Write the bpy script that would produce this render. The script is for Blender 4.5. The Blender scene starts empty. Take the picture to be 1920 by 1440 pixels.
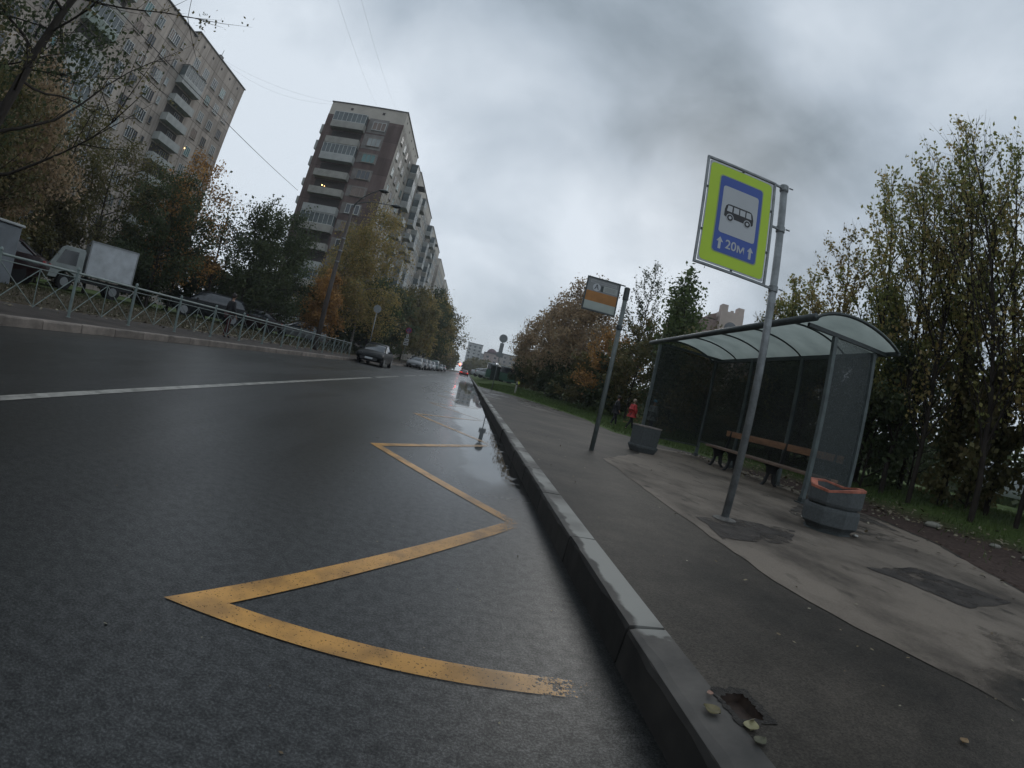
import bpy, math, random
import numpy as np
from mathutils import Vector, Matrix
random.seed(7)
R = math.radians
D = bpy.data
scene = bpy.context.scene
COL = scene.collection

# ------------------------------------------------------------------ camera (wide fisheye action camera, 0.9 m above the road)
cd = D.cameras.new('camera'); cam = D.objects.new('camera', cd); COL.objects.link(cam); scene.camera = cam
cam.location = (0, 0, 0.9)
YAW, PITCH, ROLL = R(-5.469), R(-0.082), R(-13.081)
Mx = Matrix.Rotation(YAW, 3, 'Z') @ Matrix.Rotation(PITCH, 3, 'X') @ Matrix.Rotation(ROLL, 3, 'Y')
cm = Matrix((Mx.col[0], Mx.col[2], -Mx.col[1])).transposed()
cam.rotation_euler = cm.to_euler()
cd.sensor_fit = 'HORIZONTAL'; cd.sensor_width = 36; cd.sensor_height = 27
cd.clip_start = 0.02; cd.clip_end = 4000
cd.type = 'PANO'
cc = cd if hasattr(cd, 'panorama_type') else cd.cycles
cc.panorama_type = 'FISHEYE_LENS_POLYNOMIAL'
q = (1920 / 36.0) / 891.0
cc.fisheye_fov = R(200)
cc.fisheye_polynomial_k0 = 0.0
cc.fisheye_polynomial_k1 = -q
cc.fisheye_polynomial_k2 = 0.0
cc.fisheye_polynomial_k3 = 0.039 * q ** 3
cc.fisheye_polynomial_k4 = 0.0

def pixdir(x, y):            # direction seen at a pixel of the 1920x1440 photograph
    u, v = (x - 960) / 891.0, -(y - 720) / 891.0
    r = math.hypot(u, v) + 1e-9; th = r - 0.039 * r ** 3
    return (Mx @ Vector((u / r * math.sin(th), math.cos(th), v / r * math.sin(th)))).normalized()

# ------------------------------------------------------------------ world: overcast sky
scene.view_settings.view_transform = 'Standard'
scene.view_settings.look = 'None'
scene.view_settings.exposure = 0.0
scene.view_settings.gamma = 1.0
scene.view_settings.use_curve_mapping = False
SUN_EL, SUN_AZ = R(30), R(25)
w = D.worlds.new('World'); scene.world = w; w.use_nodes = True
nt = w.node_tree; nt.nodes.clear()
def N(nt, t, **kw):
    n = nt.nodes.new(t)
    for k, v in kw.items():
        if k in n.inputs.keys() if isinstance(k, str) else False: n.inputs[k].default_value = v
        else: setattr(n, k, v)
    return n
L = lambda nt, a, b: nt.links.new(a, b)
out = N(nt, 'ShaderNodeOutputWorld'); bg = N(nt, 'ShaderNodeBackground'); L(nt, bg.outputs[0], out.inputs[0])
bg.inputs['Strength'].default_value = 1.0
sky = N(nt, 'ShaderNodeTexSky', sky_type='NISHITA', sun_disc=False, sun_elevation=SUN_EL, sun_rotation=SUN_AZ)
tc = N(nt, 'ShaderNodeTexCoord')
sx = N(nt, 'ShaderNodeSeparateXYZ'); L(nt, tc.outputs['Generated'], sx.inputs[0])
# cloud deck coordinates: the view direction projected on a flat layer overhead
den = N(nt, 'ShaderNodeMath', operation='ADD'); L(nt, sx.outputs['Z'], den.inputs[0]); den.inputs[1].default_value = 0.75
dv = N(nt, 'ShaderNodeVectorMath', operation='DIVIDE'); L(nt, tc.outputs['Generated'], dv.inputs[0])
cx = N(nt, 'ShaderNodeCombineXYZ')
for i in range(3): L(nt, den.outputs[0], cx.inputs[i])
L(nt, cx.outputs[0], dv.inputs[1])
n1 = N(nt, 'ShaderNodeTexNoise'); L(nt, dv.outputs[0], n1.inputs['Vector'])
n1.inputs['Scale'].default_value = 3.6; n1.inputs['Detail'].default_value = 7; n1.inputs['Roughness'].default_value = 0.53; n1.inputs['Distortion'].default_value = 0.25
acc = N(nt, 'ShaderNodeMath', operation='MULTIPLY_ADD'); L(nt, n1.outputs['Fac'], acc.inputs[0]); acc.inputs[1].default_value = 1.15; acc.inputs[2].default_value = 0.12
prev = acc.outputs[0]
def blob(px, py, deg, amp):       # a broad brighter or darker bank of cloud in one part of the sky
    global prev
    d = N(nt, 'ShaderNodeVectorMath', operation='DOT_PRODUCT'); L(nt, tc.outputs['Generated'], d.inputs[0]); d.inputs[1].default_value = pixdir(px, py)
    m = N(nt, 'ShaderNodeMapRange', interpolation_type='SMOOTHSTEP'); L(nt, d.outputs['Value'], m.inputs['Value'])
    m.inputs['From Min'].default_value = math.cos(R(deg)); m.inputs['From Max'].default_value = 1.0
    m.inputs['To Min'].default_value = 0.0; m.inputs['To Max'].default_value = amp
    a = N(nt, 'ShaderNodeMath', operation='ADD'); L(nt, prev, a.inputs[0]); L(nt, m.outputs[0], a.inputs[1]); prev = a.outputs[0]
blob(1250, 180, 44, -0.24); blob(1560, 400, 38, -0.13); blob(1050, 60, 26, -0.14); blob(1280, 330, 14, -0.10)
blob(1230, 470, 15, 0.46); blob(480, 330, 24, 0.36); blob(900, 330, 24, 0.28); blob(640, 60, 20, 0.12); blob(1650, 90, 16, 0.22); blob(1880, 330, 20, 0.10)
rp = N(nt, 'ShaderNodeValToRGB'); L(nt, prev, rp.inputs[0])
e = rp.color_ramp.elements; e[0].position = 0.12; e[0].color = (0.215, 0.27, 0.318, 1); e[1].position = 0.95; e[1].color = (0.76, 0.835, 0.915, 1)
m_ = rp.color_ramp.elements.new(0.5); m_.color = (0.465, 0.54, 0.62, 1)
sc_ = N(nt, 'ShaderNodeVectorMath', operation='SCALE'); L(nt, sky.outputs[0], sc_.inputs[0]); sc_.inputs['Scale'].default_value = 0.08
mx = N(nt, 'ShaderNodeMix', data_type='RGBA'); mx.inputs[0].default_value = 0.93
L(nt, sc_.outputs[0], mx.inputs[6]); L(nt, rp.outputs[0], mx.inputs[7]); L(nt, mx.outputs[2], bg.inputs[0])

sl = D.lights.new('sun', 'SUN'); sun = D.objects.new('sun', sl); COL.objects.link(sun)
sl.energy = 0.5; sl.angle = R(25); sl.color = (1.0, 0.97, 0.92)
sd = Vector((math.sin(SUN_AZ) * math.cos(SUN_EL), math.cos(SUN_AZ) * math.cos(SUN_EL), math.sin(SUN_EL)))
sun.rotation_euler = sd.to_track_quat('Z', 'Y').to_euler()
scene.cycles.max_bounces = 6; scene.cycles.transparent_max_bounces = 24; scene.cycles.diffuse_bounces = 3; scene.cycles.glossy_bounces = 3
try: scene.cycles.use_denoising = True
except Exception: pass

# ------------------------------------------------------------------ helpers
def nodemat(name):
    m = D.materials.new(name); m.use_nodes = True; return m, m.node_tree, m.node_tree.nodes['Principled BSDF']
MATS = {}
def mat(name, col, rough=0.6, metal=0.0, var=0.25, scale=6.0, bump=0.0, bscale=60.0, spec=0.5, island=0.0, stretch=None, emit=None):
    """procedural material: base colour varied by two noises, optional per-island variation and bump"""
    if name in MATS: return MATS[name]
    m, nt, b = nodemat(name)
    b.inputs['Roughness'].default_value = rough; b.inputs['Metallic'].default_value = metal
    b.inputs['Specular IOR Level'].default_value = spec
    tc = N(nt, 'ShaderNodeTexCoord'); src = tc.outputs['Object']
    if stretch:
        mp = N(nt, 'ShaderNodeMapping'); mp.inputs['Scale'].default_value = stretch; L(nt, src, mp.inputs[0]); src = mp.outputs[0]
    n = N(nt, 'ShaderNodeTexNoise'); L(nt, src, n.inputs['Vector']); n.inputs['Scale'].default_value = scale; n.inputs['Detail'].default_value = 6; n.inputs['Roughness'].default_value = 0.65
    mr = N(nt, 'ShaderNodeMapRange'); L(nt, n.outputs['Fac'], mr.inputs['Value']); mr.inputs['From Min'].default_value = 0.3; mr.inputs['From Max'].default_value = 0.7
    mr.inputs['To Min'].default_value = 1 - var; mr.inputs['To Max'].default_value = 1 + var
    v = mr.outputs[0]
    if island:
        g = N(nt, 'ShaderNodeNewGeometry'); m2 = N(nt, 'ShaderNodeMapRange'); L(nt, g.outputs['Random Per Island'], m2.inputs['Value'])
        m2.inputs['To Min'].default_value = 1 - island; m2.inputs['To Max'].default_value = 1 + island
        mm = N(nt, 'ShaderNodeMath', operation='MULTIPLY'); L(nt, v, mm.inputs[0]); L(nt, m2.outputs[0], mm.inputs[1]); v = mm.outputs[0]
    s = N(nt, 'ShaderNodeVectorMath', operation='SCALE'); s.inputs[0].default_value = col[:3]; L(nt, v, s.inputs['Scale'])
    L(nt, s.outputs[0], b.inputs['Base Color'])
    if bump:
        n2 = N(nt, 'ShaderNodeTexNoise'); L(nt, src, n2.inputs['Vector']); n2.inputs['Scale'].default_value = bscale; n2.inputs['Detail'].default_value = 4
        bp = N(nt, 'ShaderNodeBump'); L(nt, n2.outputs['Fac'], bp.inputs['Height']); bp.inputs['Strength'].default_value = bump; bp.inputs['Distance'].default_value = 0.02
        L(nt, bp.outputs[0], b.inputs['Normal'])
    if emit:
        b.inputs['Emission Color'].default_value = (*emit[:3], 1); b.inputs['Emission Strength'].default_value = emit[3]
    MATS[name] = m; return m

def tag(o, label=None, cat=None, group=None, kind=None):
    if label: o['label'] = label
    if cat: o['category'] = cat
    if group: o['group'] = group
    if kind: o['kind'] = kind
    return o
def empty(name, loc=(0, 0, 0), rz=0.0, label=None, cat=None, group=None, parent=None):
    o = D.objects.new(name, None); COL.objects.link(o); o.location = loc; o.rotation_euler = (0, 0, rz); o.empty_display_size = 0.2
    if parent: o.parent = parent
    return tag(o, label, cat, group)
class MB:
    def __init__(s): s.v = []; s.f = []; s.m = []; s.cur = 0
    def add(s, vs, fs):
        b = len(s.v); s.v += [tuple(v) for v in vs]; s.f += [tuple(i + b for i in f) for f in fs]; s.m += [s.cur] * len(fs); return s
    def box(s, c, d, rz=0.0, M=None):
        hx, hy, hz = d[0] / 2, d[1] / 2, d[2] / 2
        P = [(x, y, z) for z in (-hz, hz) for y in (-hy, hy) for x in (-hx, hx)]
        ca, sa = math.cos(rz), math.sin(rz)
        if M is not None: P = [tuple(M @ Vector(p)) for p in P]
        else: P = [(x * ca - y * sa, x * sa + y * ca, z) for x, y, z in P]
        return s.add([(p[0] + c[0], p[1] + c[1], p[2] + c[2]) for p in P], [(0, 2, 3, 1), (4, 5, 7, 6), (0, 1, 5, 4), (2, 6, 7, 3), (0, 4, 6, 2), (1, 3, 7, 5)])
    def tube(s, pts, r, n=8, cap=True):
        pts = [Vector(p) for p in pts]; rs = r if isinstance(r, (list, tuple)) else [r] * len(pts)
        vs = []; up = None
        for i, p in enumerate(pts):
            t = (pts[min(i + 1, len(pts) - 1)] - pts[max(i - 1, 0)]).normalized()
            if up is None: up = t.orthogonal().normalized()
            else:
                up = (up - t * up.dot(t))
                up = up.normalized() if up.length > 1e-6 else t.orthogonal().normalized()
            sd = t.cross(up)
            for k in range(n):
                a = 2 * math.pi * k / n; vs.append(p + (up * math.cos(a) + sd * math.sin(a)) * rs[i])
        fs = [(i * n + k, i * n + (k + 1) % n, (i + 1) * n + (k + 1) % n, (i + 1) * n + k) for i in range(len(pts) - 1) for k in range(n)]
        if cap: fs += [tuple(range(n))[::-1], tuple((len(pts) - 1) * n + k for k in range(n))]
        return s.add(vs, fs)
    def prism(s, poly, a0, a1, axis='y'):      # poly in the plane of the other two axes, extruded along axis
        n = len(poly)
        f = {'y': lambda u, v, t: (u, t, v), 'x': lambda u, v, t: (t, u, v), 'z': lambda u, v, t: (u, v, t)}[axis]
        vs = [f(u, v, a0) for u, v in poly] + [f(u, v, a1) for u, v in poly]
        fs = [tuple(range(n))[::-1], tuple(range(n, 2 * n))] + [(i, (i + 1) % n, n + (i + 1) % n, n + i) for i in range(n)]
        return s.add(vs, fs)
    def lathe(s, prof, c=(0, 0, 0), n=16, rot=0.0):
        vs = []
        for r, z in prof:
            for k in range(n):
                a = 2 * math.pi * k / n + rot; vs.append((c[0] + r * math.cos(a), c[1] + r * math.sin(a), c[2] + z))
        m = len(prof)
        fs = [(i * n + k, i * n + (k + 1) % n, (i + 1) * n + (k + 1) % n, (i + 1) * n + k) for i in range(m - 1) for k in range(n)]
        fs += [tuple(range(n))[::-1], tuple((m - 1) * n + k for k in range(n))]
        return s.add(vs, fs)
    def disc_y(s, c, r, t, n=20):              # a disc standing upright, thickness t along y
        return s.prism([(c[0] + r * math.cos(2 * math.pi * k / n), c[2] + r * math.sin(2 * math.pi * k / n)) for k in range(n)], c[1], c[1] + t)
    def disc_x(s, c, r, t, n=16):
        return s.prism([(c[1] + r * math.cos(2 * math.pi * k / n), c[2] + r * math.sin(2 * math.pi * k / n)) for k in range(n)], c[0], c[0] + t, 'x')
    def build(s, name, mats, parent=None, smooth=False, bevel=0.0, loc=None):
        me = D.meshes.new(name); me.from_pydata(s.v, [], s.f)
        for m in (mats if isinstance(mats, (list, tuple)) else [mats]): me.materials.append(m)
        if any(s.m): me.polygons.foreach_set('material_index', s.m)
        if smooth: me.polygons.foreach_set('use_smooth', [True] * len(me.polygons))
        me.validate(); me.update()
        o = D.objects.new(name, me); COL.objects.link(o)
        if parent: o.parent = parent
        if loc: o.location = loc
        if bevel:
            b = o.modifiers.new('bevel', 'BEVEL'); b.width = bevel; b.segments = 2; b.limit_method = 'ANGLE'; b.angle_limit = R(40)
        return o
def copy_tree(o, parent=None, loc=None, rz=None):
    c = o.copy(); COL.objects.link(c)
    if parent is not None: c.parent = parent
    if loc is not None: c.location = loc
    if rz is not None: c.rotation_euler = (0, 0, rz)
    for ch in o.children: copy_tree(ch, c)
    return c
def S(t): t = max(0.0, min(1.0, t)); return t * t * (3 - 2 * t)
KH = 0.16
# edge of the paving on the right (x as a function of y)
EDGE = [(-20, 4.4), (0, 4.5), (1.93, 4.84), (3.7, 5.97), (5.25, 6.5), (11.6, 6.6), (12.6, 5.4), (13.7, 4.6), (18.8, 4.95), (25, 4.3), (29, 3.4), (31.5, 2.4), (33, 0.95)]
def edge(y):
    if y >= 33: return 0.95
    for (a, x0), (b, x1) in zip(EDGE, EDGE[1:]):
        if a <= y <= b: return x0 + (x1 - x0) * (y - a) / (b - a)
    return EDGE[0][1]
def terr(x, y):
    if x > 0: return 0.17 + 0.35 * S((x - 7.5) / 4) * (1 - 0.4 * S((y - 25) / 20)) + 0.62 * S((y - 26) / 36) * S((x - 1.3) / 2.2)
    return 0.17 + 0.28 * S((-x - 9.6) / 4)

# ------------------------------------------------------------------ ground sheets
def ground_material():
    m, nt, b = nodemat('ground_soil_grass'); b.inputs['Roughness'].default_value = 0.9; b.inputs['Specular IOR Level'].default_value = 0.2
    tc = N(nt, 'ShaderNodeTexCoord'); sp = N(nt, 'ShaderNodeSeparateXYZ'); L(nt, tc.outputs['Object'], sp.inputs[0])
    a = N(nt, 'ShaderNodeTexNoise'); L(nt, tc.outputs['Object'], a.inputs['Vector']); a.inputs['Scale'].default_value = 1.1; a.inputs['Detail'].default_value = 8; a.inputs['Roughness'].default_value = 0.7
    c = N(nt, 'ShaderNodeTexNoise'); L(nt, tc.outputs['Object'], c.inputs['Vector']); c.inputs['Scale'].default_value = 14; c.inputs['Detail'].default_value = 5
    r1 = N(nt, 'ShaderNodeValToRGB'); L(nt, c.outputs['Fac'], r1.inputs[0]); r1.color_ramp.elements[0].position = 0.3; r1.color_ramp.elements[1].position = 0.72
    r1.color_ramp.elements[0].color = (0.04, 0.068, 0.014, 1); r1.color_ramp.elements[1].color = (0.08, 0.118, 0.03, 1)
    r2 = N(nt, 'ShaderNodeValToRGB'); L(nt, c.outputs['Fac'], r2.inputs[0]); r2.color_ramp.elements[0].position = 0.3; r2.color_ramp.elements[1].position = 0.75
    r2.color_ramp.elements[0].color = (0.035, 0.022, 0.018, 1); r2.color_ramp.elements[1].color = (0.085, 0.06, 0.05, 1)
    # bare soil near the bus stop (x 5..9, y below 9) and along the far side pavement
    def mrange(o, f0, f1, t0=0.0, t1=1.0):
        k = N(nt, 'ShaderNodeMapRange', interpolation_type='SMOOTHSTEP'); L(nt, o, k.inputs['Value'])
        for i, v in zip(('From Min', 'From Max', 'To Min', 'To Max'), (f0, f1, t0, t1)): k.inputs[i].default_value = v
        return k.outputs[0]
    def mul(p, q_, op='MULTIPLY'):
        k = N(nt, 'ShaderNodeMath', operation=op); L(nt, p, k.inputs[0]); L(nt, q_, k.inputs[1]); return k.outputs[0]
    s1 = mul(mrange(sp.outputs['X'], 9.3, 7.6), mrange(sp.outputs['Y'], 12.5, 9.0)); s1 = mul(s1, mrange(sp.outputs['X'], 0, 1))
    s2 = mrange(sp.outputs['X'], -18, -12.0, 0, .85); s2 = mul(s2, mrange(sp.outputs['X'], 0, -1))
    s3 = mrange(a.outputs['Fac'], 0.52, 0.68, 0, 0.75)
    s3 = mul(s3, mrange(sp.outputs['X'], 1.0, -2.0, 0.35, 1.0))
    t = mul(mul(s1, s2, 'MAXIMUM'), s3, 'MAXIMUM')
    mx = N(nt, 'ShaderNodeMix', data_type='RGBA'); L(nt, t, mx.inputs[0]); L(nt, r1.outputs[0], mx.inputs[6]); L(nt, r2.outputs[0], mx.inputs[7]); L(nt, mx.outputs[2], b.inputs['Base Color'])
    bp = N(nt, 'ShaderNodeBump'); L(nt, c.outputs['Fac'], bp.inputs['Height']); bp.inputs['Strength'].default_value = 0.6; bp.inputs['Distance'].default_value = 0.05; L(nt, bp.outputs[0], b.inputs['Normal'])
    return m
xs = sorted(set([-500, -300, -220, -150, -80, -50, -35, -25, -20, -17, -15, -13.5, -12.5, -11.5, -10.6, -10.05, -9.9, -7.5, -7.35, 0.8, 0.9] + [0.95 + 0.25 * i for i in range(36)] + [10, 10.5, 11, 12, 13, 15, 18, 22, 28, 40, 60, 100, 200, 500]))
ys = sorted(set([-200, -100, -40, -20, -12, -8] + [-6 + 0.5 * i for i in range(90)] + [40 + 2 * i for i in range(20)] + [85, 95, 110, 130, 160, 200, 260, 350, 500, 800, 1200]))
gv = []; gf = []
for y in ys:
    for x in xs:
        if -7.45 < x < 0.93: z = -0.08
        elif -10.0 < x <= -7.45: z = 0.08
        elif 0.93 <= x < edge(y) - 0.12: z = 0.08
        else: z = terr(x, y) + 0.015 * math.sin(x * 2.1 + y * 1.3) * (1 if abs(x) > 7 else 0)
        gv.append((x, y, z))
nx = len(xs)
for j in range(len(ys) - 1):
    for i in range(nx - 1): gf.append((j * nx + i, j * nx + i + 1, (j + 1) * nx + i + 1, (j + 1) * nx + i))
g = MB().add(gv, gf).build('ground', ground_material()); tag(g, kind='structure')

def wet_asphalt():
    m, nt, b = nodemat('wet_asphalt')
    tc = N(nt, 'ShaderNodeTexCoord'); O = tc.outputs['Object']; sp = N(nt, 'ShaderNodeSeparateXYZ'); L(nt, O, sp.inputs[0])
    def noise(s, det=4, rough=0.6, vec=O):
        k = N(nt, 'ShaderNodeTexNoise'); L(nt, vec, k.inputs['Vector']); k.inputs['Scale'].default_value = s; k.inputs['Detail'].default_value = det; k.inputs['Roughness'].default_value = rough; return k.outputs['Fac']
    def mr(o, f0, f1, t0=0.0, t1=1.0, sm='SMOOTHSTEP'):
        k = N(nt, 'ShaderNodeMapRange', interpolation_type=sm); L(nt, o, k.inputs['Value'])
        for i, v in zip(('From Min', 'From Max', 'To Min', 'To Max'), (f0, f1, t0, t1)): k.inputs[i].default_value = v
        return k.outputs[0]
    def ma(op, p, q_):
        k = N(nt, 'ShaderNodeMath', operation=op)
        for i, v in enumerate((p, q_)):
            if isinstance(v, (int, float)): k.inputs[i].default_value = v
            else: L(nt, v, k.inputs[i])
        return k.outputs[0]
    mp = N(nt, 'ShaderNodeMapping'); mp.inputs['Scale'].default_value = (1.0, 0.16, 1); L(nt, O, mp.inputs[0])
    fine = noise(120, 3, 0.8); mid = noise(22, 5, 0.7); big = noise(0.9, 5, 0.6, mp.outputs[0])
    # colour: dark binder with lighter stone speckle
    v = ma('ADD', ma('MULTIPLY', mr(fine, 0.50, 0.70, 0.65, 2.9), mr(mid, 0.3, 0.7, 0.72, 1.35)), 0.0)
    v = ma('MULTIPLY', v, mr(big, 0.3, 0.7, 0.8, 1.25))
    sc = N(nt, 'ShaderNodeVectorMath', operation='SCALE'); sc.inputs[0].default_value = (0.0112, 0.0122, 0.0116); L(nt, v, sc.inputs['Scale'])
    # standing water along the right-hand kerb
    wn = noise(0.55, 5, 0.62); wn2 = noise(3.0, 4, 0.6)
    wx = ma('ADD', sp.outputs['X'], ma('MULTIPLY', ma('SUBTRACT', wn, 0.5), 0.8)); wx = ma('ADD', wx, ma('MULTIPLY', ma('SUBTRACT', wn2, 0.5), 0.3))
    lim = mr(sp.outputs['Y'], 4, 20, 0.27, -0.55, 'LINEAR')
    d = ma('SUBTRACT', wx, lim)
    pud = mr(d, -0.10, 0.10); pud = ma('MULTIPLY', pud, mr(sp.outputs['Y'], 3.6, 4.4)); pud = ma('MULTIPLY', pud, mr(sp.outputs['Y'], 60, 30))
    pud = ma('MULTIPLY', pud, mr(sp.outputs['X'], -1.5, -1.0))
    # scattered mud islands in the gutter
    mud = mr(noise(4.5, 4, 0.6), 0.56, 0.62); mud = ma('MULTIPLY', mud, mr(sp.outputs['X'], 0.52, 0.62))
    pud = ma('MULTIPLY', pud, ma('SUBTRACT', 1.0, mud))
    damp = mr(d, -2.2, 0.2); damp = ma('MULTIPLY', damp, mr(sp.outputs['Y'], 2.0, 4.5))
    rough = ma('ADD', mr(big, 0.34, 0.66, 0.42, 0.33), 0.0); rough = ma('SUBTRACT', rough, ma('MULTIPLY', damp, 0.14))
    r2 = N(nt, 'ShaderNodeMix'); L(nt, pud, r2.inputs[0]); L(nt, rough, r2.inputs[2]); r2.inputs[3].default_value = 0.03
    L(nt, r2.outputs[0], b.inputs['Roughness'])
    dk = N(nt, 'ShaderNodeMix', data_type='RGBA'); L(nt, pud, dk.inputs[0]); L(nt, sc.outputs[0], dk.inputs[6]); dk.inputs[7].default_value = (0.014, 0.014, 0.013, 1)
    L(nt, dk.outputs[2], b.inputs['Base Color'])
    bp = N(nt, 'ShaderNodeBump'); L(nt, fine, bp.inputs['Height']); bp.inputs['Distance'].default_value = 0.004
    L(nt, ma('MULTIPLY', ma('SUBTRACT', 1.0, pud), 0.30), bp.inputs['Strength']); L(nt, bp.outputs[0], b.inputs['Normal'])
    k = N(nt, 'ShaderNodeMix'); L(nt, pud, k.inputs[0]); L(nt, ma('MULTIPLY', mr(fine, .35, .65, .38, .80), mr(mid, .35, .65, .75, 1.2)), k.inputs[2]); k.inputs[3].default_value = 0.60; L(nt, k.outputs[0], b.inputs['Specular IOR Level'])
    return m
ASPH = wet_asphalt()
LK = -7.29          # front of the left kerb
RK = 0.73
road = MB().add([(LK - 0.02, -60, 0), (RK + 0.02, -60, 0), (RK + 0.02, 700, 0), (LK - 0.02, 700, 0)], [(0, 1, 2, 3)]).build('road', ASPH); tag(road, kind='structure')

# kerbs: rows of stones with open joints
KST = mat('kerb_stone', (0.17, 0.145, 0.125), 0.75, island=.3, var=0.45, scale=2.5, bump=0.5, bscale=40)
def kerb_paint():
    m, nt, b = nodemat('kerb_right_stone'); b.inputs['Roughness'].default_value = 0.7
    tc = N(nt, 'ShaderNodeTexCoord'); sp = N(nt, 'ShaderNodeSeparateXYZ'); L(nt, tc.outputs['Object'], sp.inputs[0])
    n = N(nt, 'ShaderNodeTexNoise'); L(nt, tc.outputs['Object'], n.inputs['Vector']); n.inputs['Scale'].default_value = 7; n.inputs['Detail'].default_value = 6
    n2 = N(nt, 'ShaderNodeTexNoise'); L(nt, tc.outputs['Object'], n2.inputs['Vector']); n2.inputs['Scale'].default_value = 1.4; n2.inputs['Detail'].default_value = 3
    def mr(o, f0, f1, t0=0.0, t1=1.0):
        k = N(nt, 'ShaderNodeMapRange', interpolation_type='SMOOTHSTEP'); L(nt, o, k.inputs['Value'])
        for i, v in zip(('From Min', 'From Max', 'To Min', 'To Max'), (f0, f1, t0, t1)): k.inputs[i].default_value = v
        return k.outputs[0]
    def ma(op, p, q_):
        k = N(nt, 'ShaderNodeMath', operation=op)
        for i, v in enumerate((p, q_)):
            if isinstance(v, (int, float)): k.inputs[i].default_value = v
            else: L(nt, v, k.inputs[i])
        return k.outputs[0]
    # pale render laid on the top of the stones, starting with a ragged edge at y = 1.35
    px = ma('ADD', sp.outputs['X'], ma('MULTIPLY', ma('SUBTRACT', n.outputs['Fac'], 0.5), 0.09))
    py = ma('ADD', sp.outputs['Y'], ma('MULTIPLY', ma('SUBTRACT', n.outputs['Fac'], 0.5), 0.25))
    t = ma('MULTIPLY', mr(px, RK + 0.035, RK + 0.055), mr(py, 1.36, 1.39)); t = ma('MULTIPLY', t, mr(sp.outputs['Z'], 0.135, 0.15))
    t = ma('MULTIPLY', t, mr(n2.outputs['Fac'], 0.38, 0.56, 0.05, 0.9))
    r = N(nt, 'ShaderNodeValToRGB'); L(nt, n.outputs['Fac'], r.inputs[0]); r.color_ramp.elements[0].position = 0.3; r.color_ramp.elements[1].position = 0.75
    r.color_ramp.elements[0].color = (0.024, 0.023, 0.021, 1); r.color_ramp.elements[1].color = (0.062, 0.057, 0.051, 1)
    # road grime on the stone faces, their shade painted into the same dark tone
    pz = ma('ADD', sp.outputs['Z'], ma('MULTIPLY', ma('SUBTRACT', n.outputs['Fac'], 0.5), 0.06)); pz = ma('SUBTRACT', pz, ma('MULTIPLY', ma('LESS_THAN', sp.outputs['X'], RK + 0.012), 0.03))
    gr = mr(pz, 0.128, 0.142, 0.42, 1.0)
    s = N(nt, 'ShaderNodeVectorMath', operation='SCALE'); L(nt, r.outputs[0], s.inputs[0]); L(nt, gr, s.inputs['Scale'])
    gi = N(nt, 'ShaderNodeNewGeometry'); gm = mr(gi.outputs['Random Per Island'], 0, 1, .7, 1.4); s2 = N(nt, 'ShaderNodeVectorMath', operation='SCALE'); L(nt, s.outputs[0], s2.inputs[0]); L(nt, gm, s2.inputs['Scale']); s = s2
    mx = N(nt, 'ShaderNodeMix', data_type='RGBA'); L(nt, t, mx.inputs[0]); L(nt, s.outputs[0], mx.inputs[6]); mx.inputs[7].default_value = (0.25, 0.25, 0.23, 1); L(nt, mx.outputs[2], b.inputs['Base Color'])
    bp = N(nt, 'ShaderNodeBump'); L(nt, n.outputs['Fac'], bp.inputs['Height']); bp.inputs['Strength'].default_value = 0.5; bp.inputs['Distance'].default_value = 0.01; L(nt, bp.outputs[0], b.inputs['Normal'])
    return m
def kerb(name, x0, side, y0, y1, mt, seed):
    rnd = random.Random(seed); mb = MB(); y = y0
    while y < y1:
        l = 1.0 if y < 60 else 6.0
        dz = rnd.uniform(-0.008, 0.006); dx = rnd.uniform(-0.007, 0.007)
        k = 9 if y < 14 else 1; rows = []
        for i in range(k + 1):
            yy = y + .008 + (l - .016) * i / k; c = 0.022 + (rnd.uniform(-.009, .016) if k > 1 else 0); e1 = rnd.uniform(-.004, .004) if k > 1 else 0
            rows += [(x0 + dx, yy, -.08), (x0 + dx + side * (.004 + e1 * .5), yy, KH - c * .9 + dz), (x0 + dx + side * c * .45, yy, KH - c * .22 + dz), (x0 + dx + side * (c + .012), yy, KH + dz * .5), (x0 + side * .150, yy, KH + .001), (x0 + side * .152, yy, -.08)]
        fs = [(i * 6 + q_, (i + 1) * 6 + q_, (i + 1) * 6 + q_ + 1, i * 6 + q_ + 1) for i in range(k) for q_ in range(5)] + [(0, 1, 2, 3, 4, 5), tuple(k * 6 + q_ for q_ in (5, 4, 3, 2, 1, 0))]
        mb.add(rows, fs)
        y += l
    o = mb.build(name, mt); tag(o, kind='structure'); return o
kerb('kerb', RK, 1, -4.0 + 0.45, 320, kerb_paint(), 3)
kerb('kerb', LK, -1, -2.0 + 0.3, 320, KST, 4)

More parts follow.
